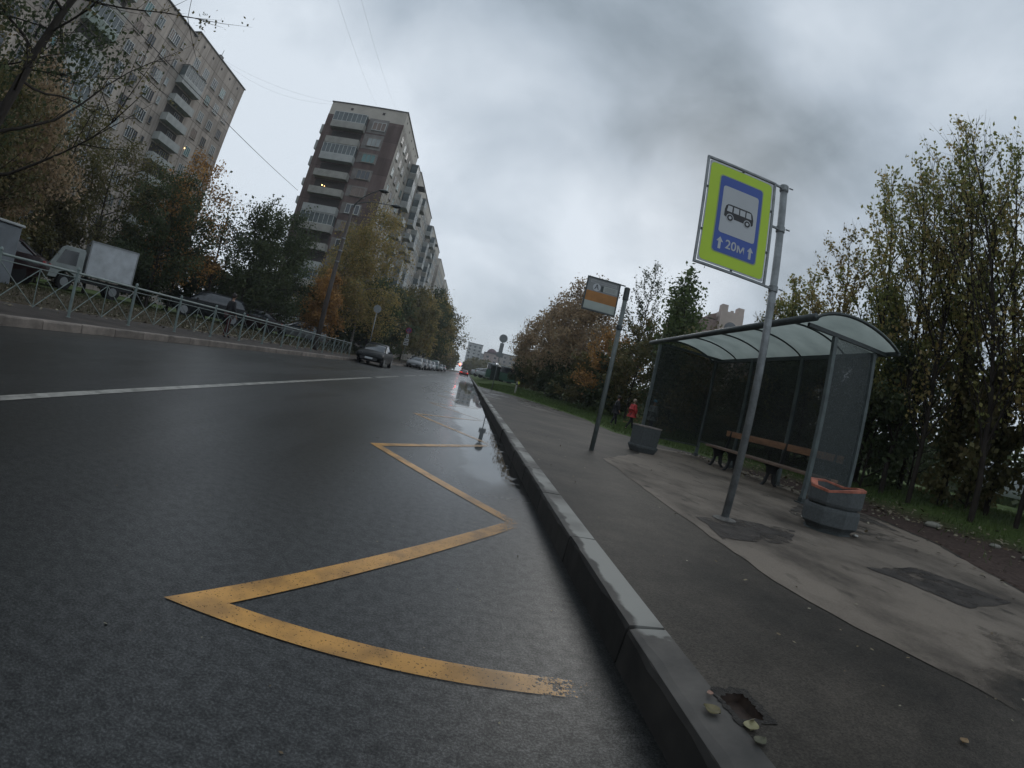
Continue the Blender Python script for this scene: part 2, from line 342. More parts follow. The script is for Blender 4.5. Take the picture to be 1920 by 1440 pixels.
# pavements
PAV = mat('pavement_asphalt', (0.058, 0.054, 0.050), 0.62, var=0.3, scale=0.9, bump=0.45, bscale=170, spec=0.35)
def pavement_material():
    m, nt, b = nodemat('pavement_worn_asphalt'); b.inputs['Roughness'].default_value = 0.6; b.inputs['Specular IOR Level'].default_value = 0.15
    tc = N(nt, 'ShaderNodeTexCoord')
    def noise(s, det=4, rough=0.6):
        k = N(nt, 'ShaderNodeTexNoise'); L(nt, tc.outputs['Object'], k.inputs['Vector']); k.inputs['Scale'].default_value = s; k.inputs['Detail'].default_value = det; k.inputs['Roughness'].default_value = rough; return k.outputs['Fac']
    a, c, f = noise(0.8, 7, 0.62), noise(9, 5, 0.7), noise(110, 3, 0.75)
    r = N(nt, 'ShaderNodeValToRGB'); L(nt, a, r.inputs[0]); e = r.color_ramp.elements
    e[0].position = 0.36; e[0].color = (0.022, 0.0205, 0.018, 1); e[1].position = 0.68; e[1].color = (0.066, 0.057, 0.047, 1)
    k1 = N(nt, 'ShaderNodeMapRange'); L(nt, c, k1.inputs['Value']); k1.inputs['From Min'].default_value = 0.3; k1.inputs['From Max'].default_value = 0.7; k1.inputs['To Min'].default_value = 0.8; k1.inputs['To Max'].default_value = 1.2
    k2 = N(nt, 'ShaderNodeMapRange'); L(nt, f, k2.inputs['Value']); k2.inputs['From Min'].default_value = 0.3; k2.inputs['From Max'].default_value = 0.7; k2.inputs['To Min'].default_value = 0.5; k2.inputs['To Max'].default_value = 1.65
    mm = N(nt, 'ShaderNodeMath', operation='MULTIPLY'); L(nt, k1.outputs[0], mm.inputs[0]); L(nt, k2.outputs[0], mm.inputs[1])
    s = N(nt, 'ShaderNodeVectorMath', operation='SCALE'); L(nt, r.outputs[0], s.inputs[0]); L(nt, mm.outputs[0], s.inputs['Scale']); L(nt, s.outputs[0], b.inputs['Base Color'])
    bp = N(nt, 'ShaderNodeBump'); L(nt, f, bp.inputs['Height']); bp.inputs['Strength'].default_value = 0.5; bp.inputs['Distance'].default_value = 0.004; L(nt, bp.outputs[0], b.inputs['Normal'])
    # damp film further along the path
    sp = N(nt, 'ShaderNodeSeparateXYZ'); L(nt, tc.outputs['Object'], sp.inputs[0])
    w1 = N(nt, 'ShaderNodeMapRange', interpolation_type='SMOOTHSTEP'); L(nt, a, w1.inputs['Value']); w1.inputs['From Min'].default_value = 0.5; w1.inputs['From Max'].default_value = 0.6
    w2 = N(nt, 'ShaderNodeMapRange', interpolation_type='SMOOTHSTEP'); L(nt, sp.outputs['Y'], w2.inputs['Value']); w2.inputs['From Min'].default_value = 16; w2.inputs['From Max'].default_value = 22
    w3 = N(nt, 'ShaderNodeMath', operation='MULTIPLY'); L(nt, w1.outputs[0], w3.inputs[0]); L(nt, w2.outputs[0], w3.inputs[1])
    w4 = N(nt, 'ShaderNodeMapRange'); L(nt, w3.outputs[0], w4.inputs['Value']); w4.inputs['To Min'].default_value = 0.62; w4.inputs['To Max'].default_value = 0.15; L(nt, w4.outputs[0], b.inputs['Roughness'])
    return m
PAVW = pavement_material()
HX0, HX1, HY0, HY1 = 0.885, 0.985, 0.90, 1.05        # broken pit beside the kerb
x0 = RK + 0.148
mb = MB()
ysn = sorted(set([-20, -8, -3, HY0, HY1] + [e_[0] for e_ in EDGE] + [2, 4, 8, 15, 17, 21, 23, 27]))
for a, b_ in zip(ysn, ysn[1:]):
    ea, eb = edge(a), edge(b_)
    if ea < x0: ea = x0 + .01
    eb = max(eb, x0 + 0.01)
    mb.cur = 0
    if (a, b_) == (HY0, HY1):
        mb.add([(x0, a, KH), (HX0, a, KH), (HX0, b_, KH), (x0, b_, KH)], [(0, 1, 2, 3)])
        mb.add([(HX1, a, KH), (ea, a, KH), (eb, b_, KH), (HX1, b_, KH)], [(0, 1, 2, 3)])
        mb.cur = 1
        mb.add([(HX0, a, KH), (HX1, a, KH), (HX1 - .01, a + .02, KH - .032), (HX0 + .01, a + .02, KH - .032), (HX0, b_, KH), (HX1, b_, KH), (HX1 - .01, b_ - .01, KH - .032), (HX0 + .01, b_ - .01, KH - .032)],
               [(0, 1, 2, 3), (5, 4, 7, 6), (1, 5, 6, 2), (4, 0, 3, 7), (3, 2, 6, 7)])
    else:
        mb.add([(x0, a, KH), (ea, a, KH), (eb, b_, KH), (x0, b_, KH)], [(0, 1, 2, 3)])
o = mb.build('sidewalk', [PAVW, mat('pit_soil_shade', (.034, .021, .015), .8, var=.5, scale=30)]); tag(o, kind='structure')  # pit soil coloured darker to stand for the shade inside
rng = random.Random(21); pa = []; pb = []; cxp, cyp = (HX0 + HX1) / 2, (HY0 + HY1) / 2
for i in range(44):
    a = 2 * math.pi * i / 44; ca, sa = math.cos(a), math.sin(a); kk = 1 / max(abs(ca) / ((HX1 - HX0) / 2), abs(sa) / ((HY1 - HY0) / 2))
    ri = kk * (1 - rng.uniform(.03, .24)); ro = kk * rng.uniform(1.05, 1.3) + .008; pa.append((cxp + ca * ri, cyp + sa * ri, KH + .0015 - rng.uniform(0, .003))); pb.append((cxp + ca * ro, cyp + sa * ro, KH + .0035))
o = MB().add(pa + pb, [(i, (i + 1) % 44, 44 + (i + 1) % 44, 44 + i) for i in range(44)]).build('pit_edge', mat('crumbled_edge', (.031, .027, .023), .85, var=.7, scale=60, bump=.8, bscale=180)); tag(o, kind='structure')
o = MB().add([(-7.442, -20, KH), (-7.442, 300, KH), (-10.2, 300, KH + .01), (-10.2, -20, KH + .01)], [(0, 1, 2, 3)]).build('sidewalk', mat('muddy_paving', (0.050, 0.041, 0.035), 0.7, var=0.5, scale=1.6, bump=0.5, bscale=60, spec=0.3)); tag(o, kind='structure')

def rough_poly(pts, z, step=0.12, amp=0.025, seed=1):
    rnd = random.Random(seed); outp = []
    for (ax, ay), (bx, by) in zip(pts, pts[1:] + pts[:1]):
        d = math.hypot(bx - ax, by - ay); n = max(1, int(d / step)); nxn, nyn = -(by - ay) / d, (bx - ax) / d
        for i in range(n):
            t = i / n; k = rnd.gauss(0, amp) if i else 0
            outp.append((ax + (bx - ax) * t + nxn * k, ay + (by - ay) * t + nyn * k, z))
    return MB().add(outp, [tuple(range(len(outp)))])
def concrete_pad():
    m, nt, b = nodemat('worn_concrete'); b.inputs['Roughness'].default_value = 0.8; b.inputs['Specular IOR Level'].default_value = 0.25
    tc = N(nt, 'ShaderNodeTexCoord')
    def noise(s, det=5, rough=0.62, sc=(1, 1, 1)):
        mp = N(nt, 'ShaderNodeMapping'); mp.inputs['Scale'].default_value = sc; L(nt, tc.outputs['Object'], mp.inputs[0])
        k = N(nt, 'ShaderNodeTexNoise'); L(nt, mp.outputs[0], k.inputs['Vector']); k.inputs['Scale'].default_value = s; k.inputs['Detail'].default_value = det; k.inputs['Roughness'].default_value = rough; return k.outputs['Fac']
    r = N(nt, 'ShaderNodeValToRGB'); L(nt, noise(1.1, 7, 0.65, (1, 0.6, 1)), r.inputs[0]); e = r.color_ramp.elements
    e[0].position = 0.32; e[0].color = (0.060, 0.050, 0.041, 1); e[1].position = 0.54; e[1].color = (0.190, 0.160, 0.130, 1)
    f = noise(105, 4, 0.75); k2 = N(nt, 'ShaderNodeMapRange'); L(nt, f, k2.inputs['Value']); k2.inputs['From Min'].default_value = 0.3; k2.inputs['From Max'].default_value = 0.7; k2.inputs['To Min'].default_value = 0.8; k2.inputs['To Max'].default_value = 1.2
    s = N(nt, 'ShaderNodeVectorMath', operation='SCALE'); L(nt, r.outputs[0], s.inputs[0]); L(nt, k2.outputs[0], s.inputs['Scale'])
    # dark stains
    r3 = N(nt, 'ShaderNodeValToRGB'); L(nt, noise(5.5, 4, 0.5, (1, 0.5, 1)), r3.inputs[0]); r3.color_ramp.elements[0].position = 0.30; r3.color_ramp.elements[1].position = 0.40; r3.color_ramp.elements[0].color = (0.5, 0.5, 0.5, 1)
    mu = N(nt, 'ShaderNodeMix', data_type='RGBA', blend_type='MULTIPLY'); mu.inputs[0].default_value = 1; L(nt, s.outputs[0], mu.inputs[6]); L(nt, r3.outputs[0], mu.inputs[7]); L(nt, mu.outputs[2], b.inputs['Base Color'])
    sp = N(nt, 'ShaderNodeSeparateXYZ'); L(nt, tc.outputs['Object'], sp.inputs[0])
    ad = N(nt, 'ShaderNodeMath', operation='MULTIPLY_ADD'); L(nt, noise(1.7, 6, .65), ad.inputs[0]); ad.inputs[1].default_value = 2.6; L(nt, sp.outputs['Y'], ad.inputs[2])
    fd = N(nt, 'ShaderNodeMapRange', interpolation_type='SMOOTHSTEP'); L(nt, ad.outputs[0], fd.inputs['Value']); fd.inputs['From Min'].default_value = 1.7; fd.inputs['From Max'].default_value = 2.5
    tr = N(nt, 'ShaderNodeBsdfTransparent'); mxs = N(nt, 'ShaderNodeMixShader'); L(nt, fd.outputs[0], mxs.inputs[0]); L(nt, tr.outputs[0], mxs.inputs[1]); L(nt, b.outputs[0], mxs.inputs[2]); L(nt, mxs.outputs[0], nt.nodes['Material Output'].inputs[0])
    bp = N(nt, 'ShaderNodeBump'); L(nt, f, bp.inputs['Height']); bp.inputs['Strength'].default_value = 0.35; bp.inputs['Distance'].default_value = 0.004; L(nt, bp.outputs[0], b.inputs['Normal'])
    return m
CONC = concrete_pad()
o = rough_poly([(2.35, -8), (4.3, -8), (4.4, 0), (4.75, 1.9), (5.85, 3.7), (6.3, 5.3), (6.3, 11.2), (4.5, 10.8), (3.4, 8.3), (2.1, 6.4), (1.93, 3.4), (1.87, 2.1), (1.95, 1.5), (2.1, 0.9)], KH + .004, 0.15, 0.012, 5).build('concrete_pad', CONC); tag(o, kind='structure')
def soften(m, lo, hi, sc=3.0):
    nt = m.node_tree; b = nt.nodes['Principled BSDF']; tc = N(nt, 'ShaderNodeTexCoord'); n = N(nt, 'ShaderNodeTexNoise'); L(nt, tc.outputs['Object'], n.inputs['Vector']); n.inputs['Scale'].default_value = sc; n.inputs['Detail'].default_value = 6; n.inputs['Roughness'].default_value = .65
    r = N(nt, 'ShaderNodeMapRange', interpolation_type='SMOOTHSTEP'); L(nt, n.outputs['Fac'], r.inputs['Value']); r.inputs['From Min'].default_value = lo; r.inputs['From Max'].default_value = hi
    tr = N(nt, 'ShaderNodeBsdfTransparent'); mx = N(nt, 'ShaderNodeMixShader'); L(nt, r.outputs[0], mx.inputs[0]); L(nt, tr.outputs[0], mx.inputs[1]); L(nt, b.outputs[0], mx.inputs[2]); L(nt, mx.outputs[0], nt.nodes['Material Output'].inputs[0]); return m
DP = mat('dark_patch_asphalt', (0.050, 0.043, 0.038), 0.75, var=0.6, scale=5, bump=0.5, bscale=120, spec=0.3)
o = rough_poly([(2.08, 3.5), (1.97, 2.86), (2.76, 3.0), (3.2, 3.5), (2.6, 3.68)], KH + .008, 0.1, 0.014, 8).build('pavement_patch', DP); tag(o, kind='structure')
o = rough_poly([(3.12, 2.5), (3.33, 1.66), (4.1, 1.7), (3.95, 2.55)], KH + .008, 0.08, 0.018, 9).build('pavement_patch', soften(DP, .34, .52)); tag(o, kind='structure')
o = rough_poly([(4.3, 3.4), (5.6, 3.75), (6.1, 5.2), (6.2, 5.6), (4.9, 5.4), (4.0, 4.6), (3.7, 3.9)], KH + .009, 0.1, 0.02, 12).build('damp_patch', soften(mat('damp_soil_film', (0.052, 0.044, 0.037), 0.7, var=0.6, scale=3, bump=0.4, bscale=100), .40, .60, 1.6)); tag(o, kind='structure')

# ------------------------------------------------------------------ road markings
def paint(name, col, wear, wx=None):
    m, nt, b = nodemat(name); b.inputs['Roughness'].default_value = 0.3
    tc = N(nt, 'ShaderNodeTexCoord'); sp = N(nt, 'ShaderNodeSeparateXYZ'); L(nt, tc.outputs['Object'], sp.inputs[0])
    n = N(nt, 'ShaderNodeTexNoise'); L(nt, tc.outputs['Object'], n.inputs['Vector']); n.inputs['Scale'].default_value = 75; n.inputs['Detail'].default_value = 6; n.inputs['Roughness'].default_value = 0.75
    n2 = N(nt, 'ShaderNodeTexNoise'); L(nt, tc.outputs['Object'], n2.inputs['Vector']); n2.inputs['Scale'].default_value = 6; n2.inputs['Detail'].default_value = 5
    def mr(o, f0, f1, t0=0.0, t1=1.0):
        k = N(nt, 'ShaderNodeMapRange', interpolation_type='SMOOTHSTEP'); L(nt, o, k.inputs['Value'])
        for i, v in zip(('From Min', 'From Max', 'To Min', 'To Max'), (f0, f1, t0, t1)): k.inputs[i].default_value = v
        return k.outputs[0]
    def ma(op, p, q_):
        k = N(nt, 'ShaderNodeMath', operation=op)
        for i, v in enumerate((p, q_)):
            if isinstance(v, (int, float)): k.inputs[i].default_value = v
            else: L(nt, v, k.inputs[i])
        return k.outputs[0]
    sh = mr(n2.outputs['Fac'], 0.32, 0.62, 0.60, 1.08)
    n3 = N(nt, 'ShaderNodeTexNoise'); L(nt, tc.outputs['Object'], n3.inputs['Vector']); n3.inputs['Scale'].default_value = 130; n3.inputs['Detail'].default_value = 3
    sc = N(nt, 'ShaderNodeVectorMath', operation='SCALE'); sc.inputs[0].default_value = col; L(nt, sh, sc.inputs['Scale']); L(nt, sc.outputs[0], b.inputs['Base Color'])
    lo = wear
    th = ma('ADD', lo, 0.0)
    if wx:      # worn away toward the gutter, and thinned with distance to stand in for sky glare
        k = mr(sp.outputs['X'], wx[0], wx[1], 0.0, 0.34); th = ma('ADD', k, wear)
    a = ma('SUBTRACT', n.outputs['Fac'], th); a = mr(a, 0.0, 0.035)
    a = ma('MULTIPLY', a, mr(n3.outputs['Fac'], 0.30, 0.38, 0.35, 1.0)); a = ma('MULTIPLY', a, 0.93)
    if wx: a = ma('MULTIPLY', a, mr(sp.outputs['X'], wx[0] - .7, wx[1] + .1, 1.0, 0.5))
    if wx: a = ma('MULTIPLY', a, mr(sp.outputs['Y'], 3.0, 12.0, 1.0, 0.42))
    tr = N(nt, 'ShaderNodeBsdfTransparent'); mx = N(nt, 'ShaderNodeMixShader'); L(nt, a, mx.inputs[0]); L(nt, tr.outputs[0], mx.inputs[1]); L(nt, b.outputs[0], mx.inputs[2])
    L(nt, mx.outputs[0], nt.nodes['Material Output'].inputs[0]); return m
YEL = paint('yellow_road_paint', (0.56, 0.28, 0.055), 0.35, (0.30, 0.70)); WHT = paint('white_road_paint', (0.38, 0.37, 0.34), 0.33)
def strip(mb, p, q_, wd, z=0.004, n=1):
    p, q_ = Vector((*p, 0)), Vector((*q_, 0)); d = (q_ - p).normalized(); s = Vector((-d.y, d.x, 0)) * wd / 2
    mb.add([(p - s).to_tuple()[:2] + (z,), (q_ - s).to_tuple()[:2] + (z,), (q_ + s).to_tuple()[:2] + (z,), (p + s).to_tuple()[:2] + (z,)], [(0, 1, 2, 3)])
tips_l = [1.24, 4.66, 8.3, 11.4, 15.0, 18.6, 22.2]
# one continuous zigzag outline with mitred tips (outer and inner edge lines)
mb = MB()
def zig(path, wd, z=0.004):
    P = [Vector(p) for p in path]; n = len(P); l = []; r = []
    for i in range(n):
        if i == 0: d = (P[1] - P[0]).normalized(); nn = Vector((-d.y, d.x)); off = nn * wd / 2
        elif i == n - 1: d = (P[-1] - P[-2]).normalized(); nn = Vector((-d.y, d.x)); off = nn * wd / 2
        else:
            d0 = (P[i] - P[i - 1]).normalized(); d1 = (P[i + 1] - P[i]).normalized()
            n0 = Vector((-d0.y, d0.x)); n1_ = Vector((-d1.y, d1.x)); mm = (n0 + n1_).normalized(); off = mm * (wd / 2) / max(0.15, mm.dot(n0))
        l.append(P[i] + off); r.append(P[i] - off)
    vs = [(p.x, p.y, z) for p in l] + [(p.x, p.y, z) for p in r]
    mb.add(vs, [(i, n + i, n + i + 1, i + 1) for i in range(n - 1)])
path = [(0.70, 1.265), (-0.70, 1.285), (0.52, 3.02)]
for i, y in enumerate(tips_l[1:]):
    path.append((-0.74, y + 0.02)); path.append((0.56, (y + (tips_l[i + 2] if i + 2 < len(tips_l) else y + 3.6)) / 2))
zig(path, 0.10)
o = mb.build('road_marking', YEL); tag(o, kind='structure')
mb = MB(); strip(mb, (-3.2, -4), (-3.2, 16.2), 0.13)
y = 17.0
while y < 150: strip(mb, (-3.2, y), (-3.2, min(y + 5.7, 150)), 0.13); y += 7.6
o = mb.build('road_marking', WHT); tag(o, kind='structure')

# ------------------------------------------------------------------ vegetation builders
def leafmat(name, cols, pos=None, trans=0.4, k=2.15):
    cols = [tuple((c * .84 + sum(x) / 3 * .16) * k for c in x) for x in cols]; kk = k
    m, nt, b = nodemat(name); b.inputs['Roughness'].default_value = 0.6; b.inputs['Specular IOR Level'].default_value = 0.25
    g = N(nt, 'ShaderNodeNewGeometry'); r = N(nt, 'ShaderNodeValToRGB'); tc = N(nt, 'ShaderNodeTexCoord')
    n = N(nt, 'ShaderNodeTexNoise'); L(nt, tc.outputs['Object'], n.inputs['Vector']); n.inputs['Scale'].default_value = 0.9; n.inputs['Detail'].default_value = 3
    k = N(nt, 'ShaderNodeMapRange'); L(nt, n.outputs['Fac'], k.inputs['Value']); k.inputs['From Min'].default_value = 0.33; k.inputs['From Max'].default_value = 0.67
    a = N(nt, 'ShaderNodeMath', operation='MULTIPLY_ADD'); L(nt, g.outputs['Random Per Island'], a.inputs[0]); a.inputs[1].default_value = 0.5
    a2 = N(nt, 'ShaderNodeMath', operation='MULTIPLY'); L(nt, k.outputs[0], a2.inputs[0]); a2.inputs[1].default_value = 0.5; L(nt, a2.outputs[0], a.inputs[2])
    L(nt, a.outputs[0], r.inputs[0]); e = r.color_ramp.elements
    e[0].color = (*cols[0], 1); e[1].color = (*cols[-1], 1); e[0].position = 0.1; e[1].position = 0.9
    for i, c in enumerate(cols[1:-1]): x = e.new(0.1 + 0.8 * (i + 1) / (len(cols) - 1)); x.color = (*c, 1)
    L(nt, r.outputs[0], b.inputs['Base Color'])
    if trans:
        t = N(nt, 'ShaderNodeBsdfTranslucent'); L(nt, r.outputs[0], t.inputs[0]); mx = N(nt, 'ShaderNodeMixShader'); mx.inputs[0].default_value = trans
        L(nt, b.outputs[0], mx.inputs[1]); L(nt, t.outputs[0], mx.inputs[2]); L(nt, mx.outputs[0], nt.nodes['Material Output'].inputs[0])
    return m
LM_ = 1.75
LM = {
 'poplar': leafmat('leaves_poplar', k=3.0, trans=.5, cols=[(0.038, 0.048, 0.014), (0.075, 0.085, 0.020), (0.125, 0.112, 0.030), (0.17, 0.115, 0.04)]),
 'green': leafmat('leaves_green', [(0.022, 0.036, 0.012), (0.045, 0.066, 0.020), (0.080, 0.100, 0.030)]),
 'dark': leafmat('leaves_dark', [(0.018, 0.026, 0.012), (0.032, 0.044, 0.018), (0.05, 0.058, 0.022)]),
 'brown': leafmat('leaves_brown', [(0.075, 0.058, 0.035), (0.14, 0.095, 0.052), (0.20, 0.14, 0.075), (0.13, 0.115, 0.075)], k=2.3),
 'orange': leafmat('leaves_orange', [(0.09, 0.052, 0.015), (0.19, 0.095, 0.022), (0.26, 0.14, 0.03)]),
 'golden': leafmat('leaves_golden', [(0.05, 0.055, 0.015), (0.105, 0.088, 0.024), (0.17, 0.12, 0.032), (0.10, 0.075, 0.04)], k=2.5),
 'olive': leafmat('leaves_olive', [(0.035, 0.038, 0.013), (0.07, 0.064, 0.022), (0.10, 0.075, 0.028)]),
 'pale': leafmat('leaves_pale', [(0.10, 0.11, 0.08), (0.15, 0.14, 0.10), (0.17, 0.13, 0.08)]),
}
BARK = mat('bark_dark', (0.035, 0.029, 0.024), 0.85, var=0.4, scale=8, bump=0.6, bscale=30, stretch=(1, 1, 0.3), spec=0.2)
BIRCHB = mat('bark_birch', (0.19, 0.18, 0.16), 0.8, var=0.75, scale=5, bump=0.3, bscale=30, stretch=(1, 1, 2.5), spec=0.2)
def fast_mesh(name, V, F4, mats, parent=None):
    me = D.meshes.new(name); nv, nf = len(V), len(F4)
    me.vertices.add(nv); me.vertices.foreach_set('co', np.asarray(V, np.float32).ravel())
    me.loops.add(nf * 4); me.loops.foreach_set('vertex_index', np.asarray(F4, np.int32).ravel())
    me.polygons.add(nf); me.polygons.foreach_set('loop_start', np.arange(0, nf * 4, 4, dtype=np.int32))
    try: me.polygons.foreach_set('loop_total', np.full(nf, 4, np.int32))
    except Exception: pass
    me.materials.append(mats); me.update(calc_edges=True); me.validate()
    o = D.objects.new(name, me); COL.objects.link(o)
    if parent: o.parent = parent
    return o
def leaves(name, P, size, mt, parent, rs, elong=1.35, droop=0.0):
    n = len(P); P = np.asarray(P, float)
    a = rs.normal(size=(n, 3)); a[:, 2] -= droop; a /= np.linalg.norm(a, axis=1)[:, None]
    b = rs.normal(size=(n, 3)); b -= (b * a).sum(1)[:, None] * a; b /= np.linalg.norm(b, axis=1)[:, None]
    s = size * rs.uniform(0.6, 1.3, (n, 1)); a *= s * elong * 0.5; b *= s * 0.5
    # a kite-shaped leaf: stalk end, two shoulders, tip
    V = np.stack([P - a, P + b * 0.9 - a * 0.1, P + a * 1.05, P - b * 0.9 - a * 0.1], 1).reshape(-1, 3)
    return fast_mesh(name, V, np.arange(n * 4).reshape(-1, 4), mt, parent)
def grow(rs, h, lean, kind):
    """returns wood paths [(pts, radii)] and leaf points"""
    wood = []; lp = []
    par = dict(poplar=dict(n=36, up=1.25, L=0.25, r0=0.0085, start=0.12, curve=0.5),
               round=dict(n=30, up=0.35, L=0.40, r0=0.013, start=0.12, curve=0.1),
               birch=dict(n=34, up=0.75, L=0.27, r0=0.009, start=0.22, curve=-0.6),
               bare=dict(n=24, up=0.3, L=0.34, r0=0.014, start=0.15, curve=0.02),
               bush=dict(n=36, up=0.55, L=0.52, r0=0.010, start=0.0, curve=-0.1))[kind]
    m = 12; pts = [np.zeros(3)]; d = np.array([lean[0], lean[1], 1.0])
    for i in range(m):
        d = d + rs.normal(0, 0.03 if kind != 'bare' else .045, 3) * [1, 1, 0.2] - np.array([d[0] - lean[0], d[1] - lean[1], 0]) * .25; d /= np.linalg.norm(d); pts.append(pts[-1] + d * h / m)
    r0 = h * par['r0']; rad = [r0 * (1 - 0.93 * i / m) for i in range(m + 1)]
    wood.append((pts, rad))
    for i in range(par['n']):
        t = par['start'] + (0.97 - par['start']) * ((i + rs.uniform()) / par['n'])
        k = t * m; j = int(k); f = k - j; base = pts[j] * (1 - f) + pts[min(j + 1, m)] * f
        az = i * 2.4 + rs.uniform(-.5, .5)
        prof = dict(poplar=math.sin(math.pi * min(1, (t * 0.85 + 0.12))) ** 0.7 * (1.15 - 0.35 * t), round=math.sin(math.pi * (0.16 + 0.8 * t)) ** .6, birch=math.sin(math.pi * (0.12 + 0.84 * t)) ** .8,
                    bare=1 - 0.55 * t, bush=1 - 0.45 * t)[kind]
        Lb = h * par['L'] * prof * rs.uniform(0.65, 1.2)
        dd = np.array([math.cos(az), math.sin(az), par['up'] * rs.uniform(0.7, 1.3)]); dd /= np.linalg.norm(dd)
        bp = [base]; nb = 6
        for q_ in range(nb):
            dd = dd + rs.normal(0, 0.13, 3) + np.array([0, 0, par['curve'] * 0.28]); dd /= np.linalg.norm(dd); bp.append(bp[-1] + dd * Lb / nb)
        br = rad[j] * (.5 if kind != 'bare' else .3); wood.append((bp, [br * (1 - 0.85 * x / nb) + 0.002 for x in range(nb + 1)]))
        for s in range(12 if kind != 'bare' else 10):
            u = rs.uniform(0.2, 1.0) * nb; jj = min(int(u), nb - 1); st = bp[jj] + (bp[jj + 1] - bp[jj]) * (u - jj)
            d2 = (bp[jj + 1] - bp[jj]); d2 /= np.linalg.norm(d2); d2 = d2 + rs.normal(0, 0.6, 3) + np.array([0, 0, dict(poplar=.5, round=.1, birch=-.55, bare=.2, bush=.15)[kind]]); d2 /= np.linalg.norm(d2)
            l2 = Lb * rs.uniform(0.22, 0.5)
            sp = [st, st + d2 * l2 * 0.5, st + d2 * l2 + np.array([0, 0, -0.25 * l2 if kind == 'birch' else 0.05 * l2])]
            wood.append((sp, [br * 0.28 + .001, br * 0.2 + .001, 0.0015]))
            lp.append(sp)
        lp.append(bp[2:5]); lp.append(bp[4:7])
    lp.append(pts[-4:-1]); lp.append(pts[-3:])
    return wood, lp
TREES = []
def tree(name, x, y, h, kind, leaf, nleaf, lsize, label, cat='tree', group=None, seed=1, lean=(0, 0), bark=None, spread=0.10, wood=True, z=None, sides=5):
    rs = np.random.RandomState(seed); z = terr(x, y) - 0.05 if z is None else z
    if x < -11 and y < 45 and nleaf > 2000: nleaf = int(nleaf * 1.9); lsize *= .72
    elif nleaf > 2000 and y > 25: nleaf = int(nleaf * 1.5); lsize *= .82
    root = empty(name, (x, y, z), 0, label, cat, group)
    W, lp = grow(rs, h, lean, kind)
    mb = MB()
    for i, (p, r) in enumerate(W):
        n = sides + 2 if i == 0 else (sides if len(p) > 3 else 3)
        if kind != 'bare' and i > 0 and len(p) == 3 and not wood: continue
        mb.tube(p, r, n, cap=False)
    mb.build('trunk', bark or BARK, root, smooth=True)
    if nleaf:
        segs = [np.array(s) for s in lp]; wts = np.array([np.linalg.norm(s[-1] - s[0]) for s in segs]) + 1e-3; wts *= np.array([1.25 - (.95 if kind == 'poplar' else .35) * max(0, min(1, s[-1][2] / h)) for s in segs]); wts *= rs.uniform(.35, 1.6, len(segs)); wts /= wts.sum()
        idx = rs.choice(len(segs), nleaf, p=wts); u = rs.uniform(0, 1, nleaf); P = np.zeros((nleaf, 3))
        for k, i in enumerate(idx):
            s = segs[i]; uu = u[k] * (len(s) - 1); j = min(int(uu), len(s) - 2); P[k] = s[j] + (s[j + 1] - s[j]) * (uu - j)
        P += rs.normal(0, h * min(spread, .34) * 0.085, P.shape)
        P[:, 2] = np.maximum(P[:, 2], 0.05)
        leaves('crown', P, lsize, LM[leaf], root, rs, droop=0.4 if kind == 'birch' else 0)
    TREES.append(root); return root

# ------------------------------------------------------------------ street furniture
GALV = mat('galvanised_steel', (0.22, 0.235, 0.24), 0.5, metal=0.35, var=0.35, scale=9, bump=0.25, bscale=50)
GPAINT = mat('grey_green_paint', (0.115, 0.135, 0.13), 0.5, var=0.35, scale=5, bump=0.3, bscale=40)
STEELD = mat('dark_steel', (0.045, 0.055, 0.055), 0.45, var=0.3, scale=6)
BLACK = mat('black_film', (0.018, 0.018, 0.02), 0.5, var=0.1)
LIME = mat('lime_film', (0.46, 0.66, 0.03), 0.45, var=0.06, scale=2)
BLUEF = mat('blue_film', (0.035, 0.085, 0.36), 0.4, var=0.08, scale=2)
WHITEF = mat('white_film', (0.46, 0.48, 0.50), 0.45, var=0.05, scale=3)
def rrect(u0, v0, u1, v1, r, n=5):
    o = []
    for cx_, cy_, a0 in ((u1 - r, v1 - r, 0), (u0 + r, v1 - r, 90), (u0 + r, v0 + r, 180), (u1 - r, v0 + r, 270)):
        for i in range(n + 1):
            a = R(a0 + 90 * i / n); o.append((cx_ + r * math.cos(a), cy_ + r * math.sin(a)))
    return o
def text_mesh(name, s, size, mt, parent, loc, ext=0.0006, bold=0.0):
    c = D.curves.new(name, 'FONT'); c.body = s; c.size = size; c.align_x = 'CENTER'; c.align_y = 'CENTER'; c.extrude = ext; c.offset = bold
    t = D.objects.new(name + '_tmp', c); COL.objects.link(t)
    dg = bpy.context.evaluated_depsgraph_get(); me = D.meshes.new_from_object(t.evaluated_get(dg)); me.name = name
    D.objects.remove(t); me.materials.clear(); me.materials.append(mt)
    o = D.objects.new(name, me); COL.objects.link(o); o.parent = parent; o.location = loc; o.rotation_euler = (R(90), 0, 0); return o

